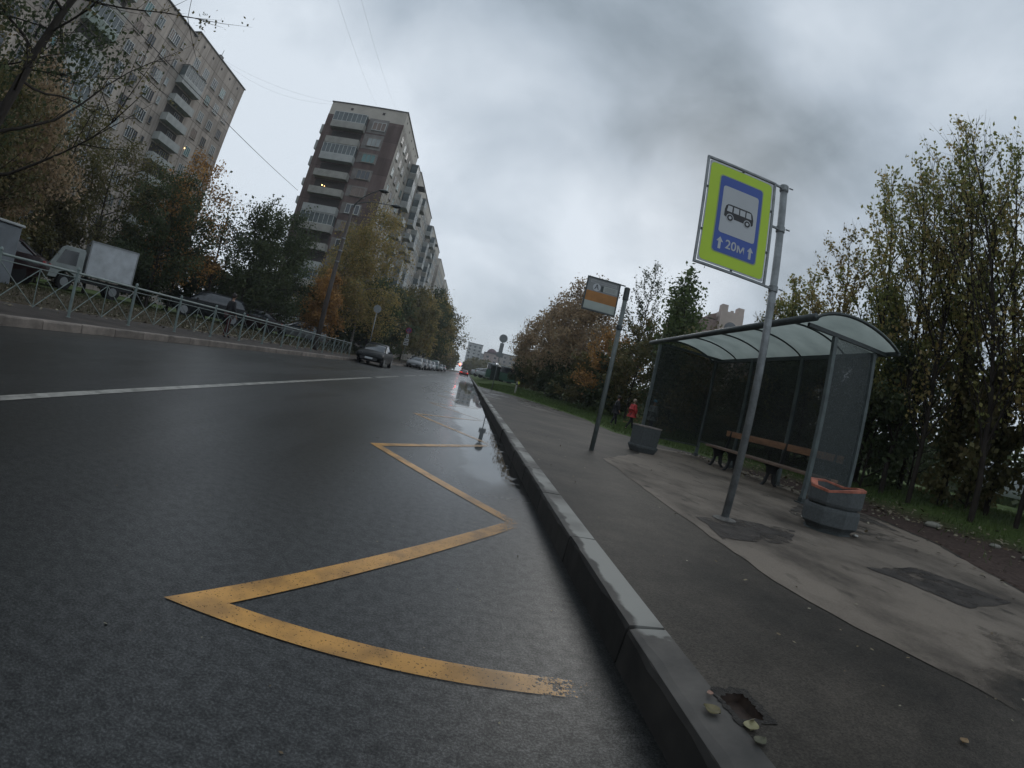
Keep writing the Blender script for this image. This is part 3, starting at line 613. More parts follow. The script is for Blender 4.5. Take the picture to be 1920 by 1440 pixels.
# bus stop sign
t = empty('bus_stop_sign', (2.42, 3.58, KH), 0, 'tall steel post carrying a lime yellow framed blue board with a black bus pictogram', 'sign')
mb = MB(); mb.tube([(0, 0, -0.05), (0, 0, 3.06)], 0.036, 16); mb.build('post', GALV, t, smooth=True)
MB().lathe([(0.041, 3.055), (0.041, 3.085), (0.02, 3.09)], n=16).build('post_cap', GALV, t)
mb = MB(); mb.lathe([(0.11, -0.02), (0.11, 0.012), (0.06, 0.02), (0.04, 0.03)], n=14); mb.build('base_collar', mat('old_concrete_collar', (0.12, 0.115, 0.105), 0.85, var=0.4, scale=20, bump=.5), t)
bx0, bx1, bz0, bz1 = -0.83, -0.115, 2.08, 3.09        # board outline in the post's frame
fr = MB()
for a, b_ in (((bx0, bz0), (bx1, bz0)), ((bx0, bz1), (bx1, bz1)), ((bx0, bz0), (bx0, bz1)), ((bx1, bz0), (bx1, bz1))):
    cx_, cz_ = (a[0] + b_[0]) / 2, (a[1] + b_[1]) / 2
    fr.box((cx_, -0.01, cz_), (abs(a[0] - b_[0]) + 0.02 if a[1] == b_[1] else 0.02, 0.022, abs(a[1] - b_[1]) - 0.02 if a[0] == b_[0] else 0.02))
fr.build('board_frame', GALV, t)
for z_ in (bz1, 2.66, bz0):
    m2 = MB(); m2.box(((bx1 + 0.01 - 0.036) / 2, -0.01, z_ - .004), (-bx1 - 0.05, 0.018, 0.018)); m2.lathe([(0.040, z_ - 0.03), (0.044, z_ - 0.025), (0.044, z_ + 0.025), (0.040, z_ + 0.03)], n=14); m2.tube([(0.03, -.045, z_), (0.07, -.05, z_)], .007, 6)
    m2.build('clamp', GALV, t)
I = 0.022
brd = MB().prism(rrect(bx0 + I, bz0 + I, bx1 - I, bz1 - I, 0.012), -0.013, -0.006).build('board', WHITEF, t)
for (u, v) in ((bx0 + .017, bz0 + .3), (bx0 + .017, bz1 - .3), (bx1 - .017, bz0 + .3), (bx1 - .017, bz1 - .3), (-0.47, bz0 + .017), (-0.47, bz1 - .017)): MB().box((u, -0.016, v), (0.022, 0.006, 0.022)).build('bolt', STEELD, t)
def lay(name, poly, k, mt): return MB().prism(poly, -0.0135 - 0.0012 * k, -0.0128 - 0.0012 * (k - 1), 'y').build(name, mt, brd)
uw = bx1 - bx0; vh = bz1 - bz0
U = lambda u: bx0 + u * uw
V_ = lambda v: bz0 + v * vh
lay('lime_border', rrect(U(.045), V_(.035), U(.955), V_(.965), 0.04), 1, LIME)
lay('pale_rim', rrect(U(.185), V_(.135), U(.835), V_(.875), 0.032), 2, mat('pale_lime_film', (0.30, 0.38, 0.16), 0.45, var=.05))
lay('blue_panel', rrect(U(.20), V_(.145), U(.82), V_(.865), 0.028), 3, BLUEF)
lay('white_panel', rrect(U(.25), V_(.325), U(.77), V_(.775), 0.025), 4, WHITEF)
bu0, bu1 = U(.30), U(.72); bl = bu1 - bu0; bv = V_(.475)
f = lambda pts: [(bu0 + a * bl, bv + b * bl) for a, b in pts]
body = f([(0.0, 0.05), (0.0, 0.25), (0.03, 0.38), (0.09, 0.44), (0.16, 0.455), (0.84, 0.455), (0.91, 0.44), (0.955, 0.38), (1.0, 0.22), (1.0, 0.06), (0.97, 0.02), (0.06, 0.02)])
lay('bus_pictogram', body, 5, BLACK)
for a, b_, c_ in ((.07, .25, 0), (.30, .48, 1), (.52, .70, 1), (.74, .93, 2)):
    pl = [(a, .22), (b_, .22), (b_ - (.035 if c_ == 2 else 0), .405), (a + (.035 if c_ == 0 else 0), .405)]
    lay('pictogram_window', f(pl), 6, WHITEF)
for a in (.20, .80):
    for r_, k, mt_ in ((.125, 6, WHITEF), (.10, 7, BLACK), (.048, 8, WHITEF)):
        lay('pictogram_wheel', f([(a + r_ * math.cos(2 * math.pi * i / 20), 0.03 + r_ * math.sin(2 * math.pi * i / 20)) for i in range(20)]), k, mt_)
for u in (.29, .73):
    c0 = U(u); w_ = 0.013; z0 = V_(.175); z1 = V_(.285)
    lay('arrow', [(c0 - w_, z0), (c0 + w_, z0), (c0 + w_, z1 - .045), (c0 + .033, z1 - .045), (c0, z1), (c0 - .033, z1 - .045), (c0 - w_, z1 - .045)], 4, WHITEF)
text_mesh('lettering', '20м', 0.115, WHITEF, brd, (U(.51), -0.0185, V_(.232)), bold=0.0015)

# route board sign
t = empty('route_board_sign', (2.13, 7.14, KH), 0, 'grey post with a small board of an orange band and a letter A', 'sign')
MB().tube([(0, 0, -0.05), (0, 0, 2.62)], 0.037, 14).build('post', GPAINT, t, smooth=True)
for pr_ in ([(.045, 2.42), (.048, 2.43), (.048, 2.62), (.03, 2.63)], [(.04, 1.93), (.05, 1.94), (.05, 2.0), (.04, 2.01)]): MB().lathe(pr_, n=12).build('clamp', STEELD, t)
ax0, ax1, az0, az1 = -0.66, -0.13, 2.12, 2.64
fr = MB()
for z_ in (az0, az1): fr.box(((ax0 + ax1) / 2, -.01, z_), (ax1 - ax0 + .02, .024, .02))
for x_ in (ax0, ax1): fr.box((x_, -.01, (az0 + az1) / 2), (.02, .024, az1 - az0 - .02))
fr.box((-0.085, -.01, az1), (0.09, .02, .016)); fr.build('board_frame', STEELD, t)
BG = mat('board_grey', (0.22, 0.23, 0.23), 0.5, var=.15)
brd = MB().box(((ax0 + ax1) / 2, -.01, (az0 + az1) / 2), (ax1 - ax0 - .02, .008, az1 - az0 - .02)).build('board', BG, t)
U = lambda u: ax0 + .01 + u * (ax1 - ax0 - .02)
V_ = lambda v: az0 + .01 + v * (az1 - az0 - .02)
def plate(name, u0, v0, u1, v1, k, mt_): return MB().box(((U(u0) + U(u1)) / 2, -.0148 - .001 * k, (V_(v0) + V_(v1)) / 2), (U(u1) - U(u0), .002, V_(v1) - V_(v0))).build(name, mt_, brd)
plate('header_strip', .08, .86, .92, .95, 0, mat('board_pale', (0.33, 0.34, 0.34), .5, var=.1))
plate('timetable_strip', .52, .64, .97, .83, 0, mat('board_pale2', (0.36, 0.38, 0.36), .5, var=.1))
m2 = MB()
for i in range(4): m2.box(((U(.55) + U(.94)) / 2, -.0162, V_(.68 + .035 * i)), (.18, .001, .004))
for i in range(2): m2.box((U(.5), -.0162, V_(.89 + .03 * i)), (.40, .001, .004))
m2.build('small_print', mat('print_grey', (.12, .12, .12), .6), brd)
plate('orange_band', .0, .27, 1.0, .59, 0, mat('orange_film', (0.33, 0.145, 0.035), .5, var=.2, scale=6))
plate('pale_band', .0, .02, 1.0, .27, 0, mat('board_pale3', (0.33, 0.37, 0.34), .5, var=.1))
cdx = (U(.30), V_(.73)); MB().prism([(cdx[0] + .062 * math.cos(2 * math.pi * i / 28), cdx[1] + .062 * math.sin(2 * math.pi * i / 28)) for i in range(28)], -.0170, -.0150).build('round_emblem', WHITEF, brd)
text_mesh('lettering', 'А', 0.105, BLACK, brd, (cdx[0], -.0176, cdx[1]), bold=0.0015)
MB().box(((U(.43) + U(.52)) / 2, -.0158, V_(.72)), (.04, .002, .09)).build('number_square', STEELD, brd)

# bus shelter
SHX0, SHX1, SHY0, SHY1, SHZ = 4.35, 6.2, 5.25, 11.5, 2.72
t = empty('bus_shelter', (5.2, 8.3, KH), 0, 'open fronted bus shelter with arched translucent roof and dark perforated walls', 'bus shelter')
ox, oy = 5.2, 8.3
def P(x, y, z): return (x - ox, y - oy, z - KH)
SHP = mat('shelter_paint', (0.045, 0.055, 0.055), 0.45, var=0.3, scale=6, bump=.2, bscale=60)
PST = mat('shelter_post_paint', (0.085, 0.105, 0.105), 0.45, var=0.35, scale=5, bump=.3, bscale=50)
posts = {'fr': (4.98, 5.5), 'fl': (4.32, 10.75), 'rr': (5.92, 5.55), 'r1': (6.0, 7.45), 'r2': (6.0, 9.2), 'rl': (6.0, 10.9)}
for k, (x, y) in posts.items():
    z1 = 2.62
    MB().box(P(x, y, (KH + z1) / 2), (.07, .07, z1 - KH)).build('post', PST, t, bevel=.006)
    MB().box(P(x, y, KH + .01), (.16, .16, .02)).box(P(x, y, KH + .05), (.09, .09, .06)).build('foot_plate', SHP, t)
def arch(u):   # u 0..1 across the roof, front to back
    x = SHX0 + (SHX1 - SHX0) * u; z = SHZ - .02 - 0.02 * u + 0.24 * (1 - (2 * u - 1) ** 2) ** 0.8 * (1 - .25 * (u - .5)); return x, z
# front and rear beams
MB().tube([P(SHX0, SHY0, SHZ), P(SHX0, SHY1, SHZ)], 0.055, 12).build('front_beam', SHP, t, smooth=True)
MB().box(P(SHX1, (SHY0 + SHY1) / 2, SHZ - .04), (.05, SHY1 - SHY0, .06)).build('rear_beam', SHP, t)
MB().box(P(6.0, (5.5 + 10.9) / 2, 2.60), (.045, 5.3, .05)).build('rear_rail', SHP, t)
for y, xa in ((5.5, 4.4), (10.8, 4.4)):
    MB().box(P((xa + SHX1) / 2, y, 2.655), (SHX1 - xa - .06, .05, .06)).build('cross_beam', SHP, t)
for i in range(6):
    y = SHY0 + .02 + (SHY1 - SHY0 - .04) * i / 5
    MB().tube([P(arch(k / 16)[0], y, arch(k / 16)[1]) for k in range(17)], .026 if i in (0, 5) else .017, 6).build('roof_rib', SHP, t, smooth=True)
m, nt, b = nodemat('roof_polycarbonate'); b.inputs['Base Color'].default_value = (0.42, 0.47, 0.44, 1); b.inputs['Roughness'].default_value = 0.35
tc_ = N(nt, 'ShaderNodeTexCoord'); nn = N(nt, 'ShaderNodeTexNoise'); L(nt, tc_.outputs['Object'], nn.inputs['Vector']); nn.inputs['Scale'].default_value = 1.5; nn.inputs['Detail'].default_value = 6
rr_ = N(nt, 'ShaderNodeValToRGB'); L(nt, nn.outputs['Fac'], rr_.inputs[0]); rr_.color_ramp.elements[0].position = .3; rr_.color_ramp.elements[1].position = .7
rr_.color_ramp.elements[0].color = (.25, .29, .27, 1); rr_.color_ramp.elements[1].color = (.40, .45, .42, 1); L(nt, rr_.outputs[0], b.inputs['Base Color'])
tl = N(nt, 'ShaderNodeBsdfTranslucent'); L(nt, rr_.outputs[0], tl.inputs[0]); ms = N(nt, 'ShaderNodeMixShader'); ms.inputs[0].default_value = .7; L(nt, b.outputs[0], ms.inputs[1]); L(nt, tl.outputs[0], ms.inputs[2]); L(nt, ms.outputs[0], nt.nodes['Material Output'].inputs[0])
PC = m
vs = []; K = 16
for y in (SHY0, SHY1):
    for k in range(K + 1):
        x, z = arch(k / K); vs.append(P(x, y, z + .022))
n = K + 1
MB().add(vs, [(k, k + 1, n + k + 1, n + k) for k in range(K)]).build('roof_sheet', PC, t, smooth=True)
# perforated wall panels
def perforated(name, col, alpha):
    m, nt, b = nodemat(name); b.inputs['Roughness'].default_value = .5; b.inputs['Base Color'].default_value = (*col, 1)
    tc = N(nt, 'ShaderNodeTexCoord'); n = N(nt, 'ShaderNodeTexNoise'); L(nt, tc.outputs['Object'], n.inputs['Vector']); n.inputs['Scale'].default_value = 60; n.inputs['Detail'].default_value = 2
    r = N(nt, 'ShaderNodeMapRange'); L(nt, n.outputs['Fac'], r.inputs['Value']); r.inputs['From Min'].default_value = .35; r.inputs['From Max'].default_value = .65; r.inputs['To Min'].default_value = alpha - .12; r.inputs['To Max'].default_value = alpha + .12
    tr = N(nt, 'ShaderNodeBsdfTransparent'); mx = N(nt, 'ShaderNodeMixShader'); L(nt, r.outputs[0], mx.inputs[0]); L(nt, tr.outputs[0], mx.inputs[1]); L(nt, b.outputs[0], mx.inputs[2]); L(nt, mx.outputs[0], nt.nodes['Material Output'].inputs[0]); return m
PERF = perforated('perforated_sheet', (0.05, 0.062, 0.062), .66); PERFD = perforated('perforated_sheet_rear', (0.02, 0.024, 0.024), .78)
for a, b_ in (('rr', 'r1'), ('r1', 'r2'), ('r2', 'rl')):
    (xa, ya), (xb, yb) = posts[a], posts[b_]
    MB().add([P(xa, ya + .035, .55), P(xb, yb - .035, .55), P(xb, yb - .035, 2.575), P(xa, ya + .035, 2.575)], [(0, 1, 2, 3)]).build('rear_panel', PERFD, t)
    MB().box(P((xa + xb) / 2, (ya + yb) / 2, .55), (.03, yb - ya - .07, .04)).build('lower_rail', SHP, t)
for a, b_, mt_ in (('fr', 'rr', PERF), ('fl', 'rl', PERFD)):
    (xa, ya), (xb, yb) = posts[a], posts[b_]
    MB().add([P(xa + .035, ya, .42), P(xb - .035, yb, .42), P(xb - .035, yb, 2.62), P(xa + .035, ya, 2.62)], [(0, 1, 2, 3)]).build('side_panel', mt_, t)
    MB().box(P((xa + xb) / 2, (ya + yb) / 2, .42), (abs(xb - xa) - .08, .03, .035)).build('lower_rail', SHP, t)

# bench inside the shelter
t = empty('bench', (5.5, 7.4, KH), 0, 'long plank bench with worn varnish and dark curved legs inside the shelter', 'bench')
WD = mat('worn_plank', (0.17, 0.115, 0.085), 0.6, var=0.4, scale=4, stretch=(8, 1, 8), bump=.4, bscale=40)
WD2 = mat('varnished_plank', (0.25, 0.13, 0.068), 0.5, var=0.4, scale=3, stretch=(6, 1, 6), bump=.3, bscale=40)
MB().box((-.13, 0, .405), (.17, 3.75, .045)).build('seat', WD, t, bevel=.008); MB().box((.07, 0, .405), (.17, 3.75, .045)).build('seat', WD, t, bevel=.008)
MB().box((.22, 0, .74), (.035, 3.6, .12)).build('backrest', WD2, t, bevel=.008)
for y in (-1.65, -.35, 1.0, 1.6):
    m2 = MB()
    pts = [(-.20, 0), (-.14, .06), (-.10, .20), (-.14, .33), (-.20, .37), (-.20, .38), (.17, .38), (.2, .5), (.235, .8), (.20, .8), (.165, .6), (.12, .42), (.10, .25), (.13, .06), (.20, 0), (.14, 0), (.06, .07), (.02, .22), (-.04, .22), (-.08, .07), (-.13, 0)]
    m2.prism(pts, y - .02, y + .02); m2.build('leg', mat('cast_iron', (.012, .013, .014), .5), t)

# litter urns of granite aggregate
GRN = mat('granite_aggregate', (0.082, 0.092, 0.094), 0.8, var=0.25, scale=30, bump=.7, bscale=120)
t = empty('litter_bin', (3.87, 3.77, KH), R(8), 'two tier octagonal concrete bin with a broken orange painted rim beside the near shelter post', 'bin'); t.scale = (.90, .90, .93)
MB().lathe([(.27, .0), (.30, .05), (.355, .09), (.355, .24), (.345, .27), (.33, .28)], n=8, rot=R(22.5)).build('lower_body', GRN, t, bevel=.008)
MB().lathe([(.30, .275), (.30, .305)], n=8, rot=R(22.5)).build('groove', STEELD, t)
rs_ = np.random.RandomState(4)
v = []; n8 = 8
for k in range(8):
    a = 2 * math.pi * k / 8 + R(22.5)
    zt = .475 + [0.02, .055, .05, 0.0, -.02, .03, .05, .055][k] * 1.0
    for r_, z_ in ((.335, .30), (.35, .33), (.35, zt - .012), (.335, zt), (.27, zt - .005), (.26, .34)): v.append((r_ * math.cos(a), r_ * math.sin(a), z_))
fs = [(k * 6 + i, ((k + 1) % 8) * 6 + i, ((k + 1) % 8) * 6 + i + 1, k * 6 + i + 1) for k in range(8) for i in range(5)] + [tuple(k * 6 for k in range(8)), tuple(k * 6 + 5 for k in range(8))]
o = MB().add(v, fs).build('upper_body', GRN, t)
v = []
for k in range(8):
    a = 2 * math.pi * k / 8 + R(22.5); zt = .475 + [0.02, .055, .05, 0.0, -.02, .03, .05, .055][k]
    for r_, z_ in ((.354, zt - .022), (.354, zt + .004), (.266, zt + .001), (.266, zt - .02)): v.append((r_ * math.cos(a), r_ * math.sin(a), z_))
MB().add(v, [(k * 4 + i, ((k + 1) % 8) * 4 + i, ((k + 1) % 8) * 4 + i + 1, k * 4 + i + 1) for k in range(8) for i in range(3)]).build('rim', mat('rim_orange', (.36, .12, .075), .6, var=.5, scale=9), t)
MB().lathe([(.30, -.04), (.31, .0), (.29, .02)], n=8, rot=R(22.5)).build('foot', STEELD, t)
t = empty('litter_bin', (3.62, 8.75, KH), R(12), 'dark square concrete bin with a pale top edge at the far end of the shelter', 'bin')
MB().lathe([(.25, 0), (.31, .10), (.31, .14), (.30, .145)], n=4, rot=R(45)).build('base', GRN, t, bevel=.01)
MB().lathe([(.28, .14), (.295, .50), (.20, .50), (.19, .2)], n=4, rot=R(45)).build('body', GRN, t, bevel=.01)
MB().lathe([(.30, .50), (.305, .525), (.21, .525), (.20, .5)], n=4, rot=R(45)).build('rim', mat('pale_rim_concrete', (.25, .22, .20), .8, var=.3), t)

# railing on the left
FX, FY, FD, NF = -8.45, 7.97 - 2 * 2.08, 2.08, 15
t = empty('metal_fence', (FX, FY, KH), 0, 'long pale green street railing of crossed bars along the far pavement', 'fence')
FG = mat('fence_paint', (0.155, 0.195, 0.185), 0.5, var=0.3, scale=4, bump=.15)
m2 = MB(); m2.tube([(0, 0, -.1), (0, 0, 1.0)], .036, 12); m2.lathe([(.042, .99), (.045, 1.0), (.03, 1.035), (.01, 1.05)], n=12); m2.lathe([(.06, -.01), (.06, .01), (.04, .015)], n=12)
p0 = m2.build('post', FG, t, smooth=False)
m2 = MB(); m2.tube([(0, .036, .93), (0, FD - .036, .93)], .025, 8)
def rod(a, b_, r=.0105): m2.tube([a, b_], r, 5)
rod((0, .036, .83), (0, FD - .036, .83), .010)
h2 = FD / 2
for a in (0, h2):
    e0 = .03 if a == 0 else .0; e1 = .0 if a == 0 else .03
    rod((.006, a + e0, .81), (.006, a + h2 - e1, .10)); rod((-.006, a + e0, .10), (-.006, a + h2 - e1, .81))
    m2.lathe([(.0, -.025), (.022, -.012), (.022, .012), (.0, .025)], c=(0, a + h2 / 2, .455), n=8)
rod((0, h2, .10), (0, h2, .83)); m2.lathe([(.0, -.025), (.022, -.012), (.022, .012), (.0, .025)], c=(0, h2, .81), n=8)
pan0 = m2.build('crossed_panel', FG, t)
for i in range(NF):
    y = i * FD
    if i == 0: continue
    c = p0.copy(); COL.objects.link(c); c.parent = t; c.location = (0, y, 0)
    if i < NF - 1: c = pan0.copy(); COL.objects.link(c); c.parent = t; c.location = (0, y, 0)

# street lamp
t = empty('street_lamp', (-9.5, 28.5, KH), 0, 'tall brown concrete lamp column with two curved arms over the far pavement', 'street lamp')
MB().tube([(0, 0, -.1), (0, 0, 4), (0, 0, 9.2)], [.17, .14, .10], 12).build('column', mat('lamp_concrete', (.07, .058, .052), .8, var=.35, scale=4, stretch=(1, 1, .3)), t, smooth=True)
for z_ in (5.6, 6.3, 7.1): MB().lathe([(.135, z_ - .04), (.15, z_ - .03), (.15, z_ + .03), (.135, z_ + .04)], n=12).build('band', GALV, t)
for (dx, dy, dz, hx) in ((1.55, -.5, 1.25, 0), (2.3, .7, .82, 1)):
    arm = MB().tube([(0, 0, 8.7), (.08, dy * .05, 9.4), (.45, dy * .2, 9.2 + dz * .55), (1.0, dy * .55, 9.2 + dz * .85), (dx, dy, 9.2 + dz)], [.05, .045, .035, .03, .025], 8).build('arm', STEELD, t, smooth=True)
    hd = MB().lathe([(.02, .10), (.16, .07), (.26, .0), (.27, -.02), (.22, -.06)], n=16); hd.v = [(x * 1.25 + dx + .25, y * .75 + dy, z + 9.2 + dz) for x, y, z in hd.v]
    hd.build('lamp_head', STEELD, arm, smooth=True)
    gl_ = MB().lathe([(.20, -.05), (.17, -.10), (.06, -.13)], n=16); gl_.v = [(x * 1.25 + dx + .25, y * .75 + dy, z + 9.2 + dz) for x, y, z in gl_.v]; gl_.build('diffuser', mat('lamp_glass', (.03, .03, .032), .2), arm, smooth=True)

def disc_sign(x, y, h, r, label, back=True, plates=(), col=None, z=None, lean=0):
    z = terr(x, y) if z is None else z
    t = empty('road_sign', (x, y, z), 0, label, 'sign')
    MB().tube([(0, .03, -.1), (lean, .03, h)], .03, 10).build('post', GALV, t, smooth=True)
    mt_ = mat('sign_back_grey', (.20, .215, .22), .45, metal=.2, var=.12) if back else col
    d = MB().disc_y((lean, -.03, h), r, .02, 28).build('disc', mt_, t)
    if not back:
        MB().disc_y((lean, -.036, h), r * .76, .005, 28).build('blue_face', mat('sign_blue', (.05, .05, .16), .5, var=.1), d)
        MB().box((lean, -.04, h), (r * 1.5, .004, r * .17), M=Matrix.Rotation(R(45), 3, 'Y')).build('red_bar', mat('sign_red', (.30, .03, .05), .5), d)
    else:
        for dz in (-.12, .12): MB().box((lean, .005, h + dz), (r * 1.2, .015, .03)).build('bracket', GALV, t)
    for (pz, pw, ph, c_) in plates:
        pl = MB().box((lean * .9, -.03, h + pz), (pw, .015, ph)).build('plate', mat('plate_white', (.42, .43, .42), .5, var=.1) if c_ else mt_, t)
        if c_ == 2: MB().box((lean * .9, -.041, h + pz), (.05, .005, ph * .6)).box((lean * .9, -.041, h + pz + ph * .3), (.12, .005, .05)).box((lean * .9, -.041, h + pz - ph * .3), (.12, .005, .05)).build('symbol', BLACK, pl)
        if c_ == 1: MB().box((lean * .9, -.041, h + pz), (pw * .75, .005, ph * .35)).build('symbol', mat('plate_print', (.08, .08, .08), .6), pl)
    return t
disc_sign(1.72, 30.5, 3.42, .27, 'round sign seen from its grey back above a stack of plates on the right verge', plates=((-.62, .26, .62, 0), (-1.08, .46, .30, 0)), z=.16)
disc_sign(-7.72, 35.5, 3.9, .30, 'round sign seen from its grey back beside the dark parked saloon', z=KH, lean=-.05)
disc_sign(-8.1, 57, 4.1, .36, 'no stopping sign above three white plates on the left verge', back=False, col=mat('sign_red', (.30, .03, .05), .5), plates=((-.68, .28, .50, 2), (-1.2, .55, .36, 1), (-1.62, .60, .34, 1)), z=KH)

# ------------------------------------------------------------------ vehicles
GLASS = mat('car_glass', (.03, .036, .042), .08, var=.1, spec=.8)
TYRE = mat('tyre_rubber', (.012, .012, .013), .8); RIM = mat('wheel_rim', (.25, .26, .27), .35, metal=.6, var=.1)
HL = mat('headlight_glass', (.55, .58, .60), .1, var=.05, spec=.8); TAIL = mat('tail_light', (.35, .02, .02), .2, var=.1)
def carpaint(name, col): 
    m = mat(name, col, .3, metal=0.0, var=.08, scale=2, spec=.35 if max(col) < .05 else .5); return m
def car(x, y, rz, paint_, label, group=None, L_=4.5, W=1.78, H=1.46, style='saloon', z=0.0, lights=None, detail=True):
    """local frame: nose toward -y, length along y"""
    t = empty('parked_car' if lights is None else 'car', (x, y, z), rz, label, 'car', group)
    hw = W / 2; bl = .92 if style == 'saloon' else 1.02
    if style == 'saloon': prof = [(0, .52, .60, .86), (.04, .42, .68, .93), (.12, .35, .76, .985), (.45, .28, .84, 1), (1.05, .22, .93, 1), (2.0, .22, .97, 1), (3.2, .22, .98, 1), (3.9, .26, .99, .99), (4.3, .34, .96, .96), (4.45, .45, .90, .92), (4.5, .55, .80, .86)]
    else: prof = [(0, .5, .70, .88), (.05, .42, .80, .94), (.15, .35, .90, .98), (.5, .3, .98, 1), (1.0, .26, 1.04, 1), (2.0, .26, 1.07, 1), (3.3, .26, 1.08, 1), (4.1, .3, 1.08, .99), (4.4, .36, 1.05, .97), (4.5, .5, .98, .92)]
    sec = []
    for (py, zb, zt, wf) in prof:
        w_ = hw * wf; yy = py / 4.5 * L_ - L_ / 2; zs = zb + (zt - zb) * .62
        sec.append([(-w_ * .88, yy, zb), (-w_ * .985, yy, zb + (zt - zb) * .25), (-w_, yy, zs), (-w_ * .93, yy, zt - .03), (-w_ * .72, yy, zt + .01), (0, yy, zt + .03),
                    (w_ * .72, yy, zt + .01), (w_ * .93, yy, zt - .03), (w_, yy, zs), (w_ * .985, yy, zb + (zt - zb) * .25), (w_ * .88, yy, zb)])
    n = 11; mb = MB(); mb.add([p for s in sec for p in s], [(i * n + k, i * n + (k + 1) % n, (i + 1) * n + (k + 1) % n, (i + 1) * n + k) for i in range(len(sec) - 1) for k in range(n)] + [tuple(range(n))[::-1], tuple((len(sec) - 1) * n + k for k in range(n))])
    body = mb.build('body', paint_, t, smooth=True)
    es = body.modifiers.new('edges', 'EDGE_SPLIT'); es.split_angle = R(48)
    # cabin: glass house, then roof skin and pillars over it
    if style == 'saloon': st = [(1.15, .93, .93, .78), (1.95, .96, 1.40, .66), (2.5, .97, H, .655), (3.1, .97, H - .01, .65), (3.55, .98, 1.33, .64), (4.15, .98, .99, .70)]
    else: st = [(1.0, 1.05, 1.05, .80), (1.6, 1.07, 1.52, .69), (2.2, 1.07, H, .67), (3.4, 1.08, H - .01, .67), (4.1, 1.08, 1.52, .67), (4.35, 1.08, 1.10, .72)]
    g_ = []
    for py, zb, zt, wt in st:
        yy = py / 4.5 * L_ - L_ / 2; wb = hw * .86; w2 = hw * wt * 1.08
        g_.append([(-wb, yy, zb - .02), (-w2, yy, max(zb, zt - .06)), (-w2 * .85, yy, zt), (0, yy, zt + .02), (w2 * .85, yy, zt), (w2, yy, max(zb, zt - .06)), (wb, yy, zb - .02)])
    n = 7; MB().add([p for s in g_ for p in s], [(i * n + k, i * n + k + 1, (i + 1) * n + k + 1, (i + 1) * n + k) for i in range(len(g_) - 1) for k in range(n - 1)]).build('window_glass', GLASS, t, smooth=True)
    rf = MB(); rr_ = [[(p[0] * 1.015, p[1], p[2] + .012) for p in s[1:6]] for s in g_[1:-1]]
    rf.add([p for s in rr_ for p in s], [(i * 5 + k, i * 5 + k + 1, (i + 1) * 5 + k + 1, (i + 1) * 5 + k) for i in range(len(rr_) - 1) for k in range(4)])
    for sg in (0, 6):
        o1 = 1 if sg == 0 else 5; s0 = [s for s in g_]
        for a_, b_ in ((s0[0][sg], s0[1][o1]), (s0[-1][sg], s0[-2][o1])): rf.tube([Vector(a_) * 1.0, Vector(b_) * 1.0], .035, 5)
        mid = len(s0) // 2; rf.tube([s0[mid][sg], s0[mid][o1]], .03, 5)
    rf.build('roof', paint_, t, smooth=True)
    for sx_ in (-1, 1):
        for wy in (.82, 3.68):
            yy = wy / 4.5 * L_ - L_ / 2; R_ = .32 if style == 'saloon' else .36
            wh = MB().disc_x((sx_ * (hw - .02) - (.20 if sx_ > 0 else 0), yy, R_), R_, .20, 20).build('wheel', TYRE, t)
            if detail: MB().disc_x((sx_ * (hw + .005) - (.02 if sx_ > 0 else 0) + (-.0 if sx_ > 0 else 0), yy, R_), R_ * .62, .02, 12).build('rim', RIM, wh)
        if detail:
            zz = .66 if style == 'saloon' else .80
            MB().add([(sx_ * hw * .50, -L_ / 2 + .015, zz - .04), (sx_ * hw * .90, -L_ / 2 + .20, zz - .01), (sx_ * hw * .93, -L_ / 2 + .30, zz + .09), (sx_ * hw * .52, -L_ / 2 + .05, zz + .06),
                      (sx_ * hw * .50, -L_ / 2 + .12, zz - .04), (sx_ * hw * .90, -L_ / 2 + .35, zz - .01), (sx_ * hw * .93, -L_ / 2 + .45, zz + .09), (sx_ * hw * .52, -L_ / 2 + .2, zz + .06)],
                     [(0, 1, 2, 3), (4, 7, 6, 5), (0, 4, 5, 1), (1, 5, 6, 2), (2, 6, 7, 3), (3, 7, 4, 0)]).build('headlight', HL, t)
            mr_ = MB().box((sx_ * (hw + .09), -L_ / 2 + 1.45 / 4.5 * L_, bl + .08), (.18, .10, .12)).build('wing_mirror', BLACK, t, bevel=.02)
        MB().box((sx_ * hw * .74, L_ / 2 - .02, .80), (.30, .08, .13)).build('tail_light', lights or TAIL, t)
    if detail:
        MB().box((0, -L_ / 2 + .0, .40), (W * .62, .05, .16)).build('grille', BLACK, t); MB().box((0, -L_ / 2 - .028, .44), (.50, .012, .11)).build('number_plate', WHITEF, t)
    return t
BLK = mat('black_car_paint', (.010, .012, .013), .42, var=.1, scale=2, spec=.22); SIL = carpaint('silver_car_paint', (.24, .25, .26)); REDP = carpaint('red_car_paint', (.18, .03, .032)); WHP = carpaint('white_car_paint', (.42, .44, .45))
GRY = carpaint('grey_car_paint', (.10, .11, .12)); TEA = carpaint('green_grey_car_paint', (.09, .125, .12)); MAR = carpaint('maroon_car_paint', (.022, .009, .010))
GK = 'cars parked along the left kerb'
car(-6.25, 31.6, 0, BLK, 'black saloon parked at the left kerb at the end of the railing', GK)
car(-6.35, 57.0, 0, SIL, 'silver saloon parked first behind the no stopping sign', GK, H=1.42)
car(-6.35, 63.8, 0, GRY, 'dark grey saloon tucked behind the silver one at the kerb', GK, detail=False)
car(-6.35, 70.5, 0, SIL, 'pale silver hatchback third in the far row at the kerb', GK, detail=False)
car(-6.3, 77.5, 0, WHP, 'white saloon in the middle of the far parked row', GK, detail=False)
car(-6.3, 87, 0, TEA, 'tall grey green off road car standing higher than its row', GK, style='suv', H=1.85, detail=False)
car(-6.3, 101, 0, WHP, 'small white car just beyond the tall grey green one', GK, detail=False)
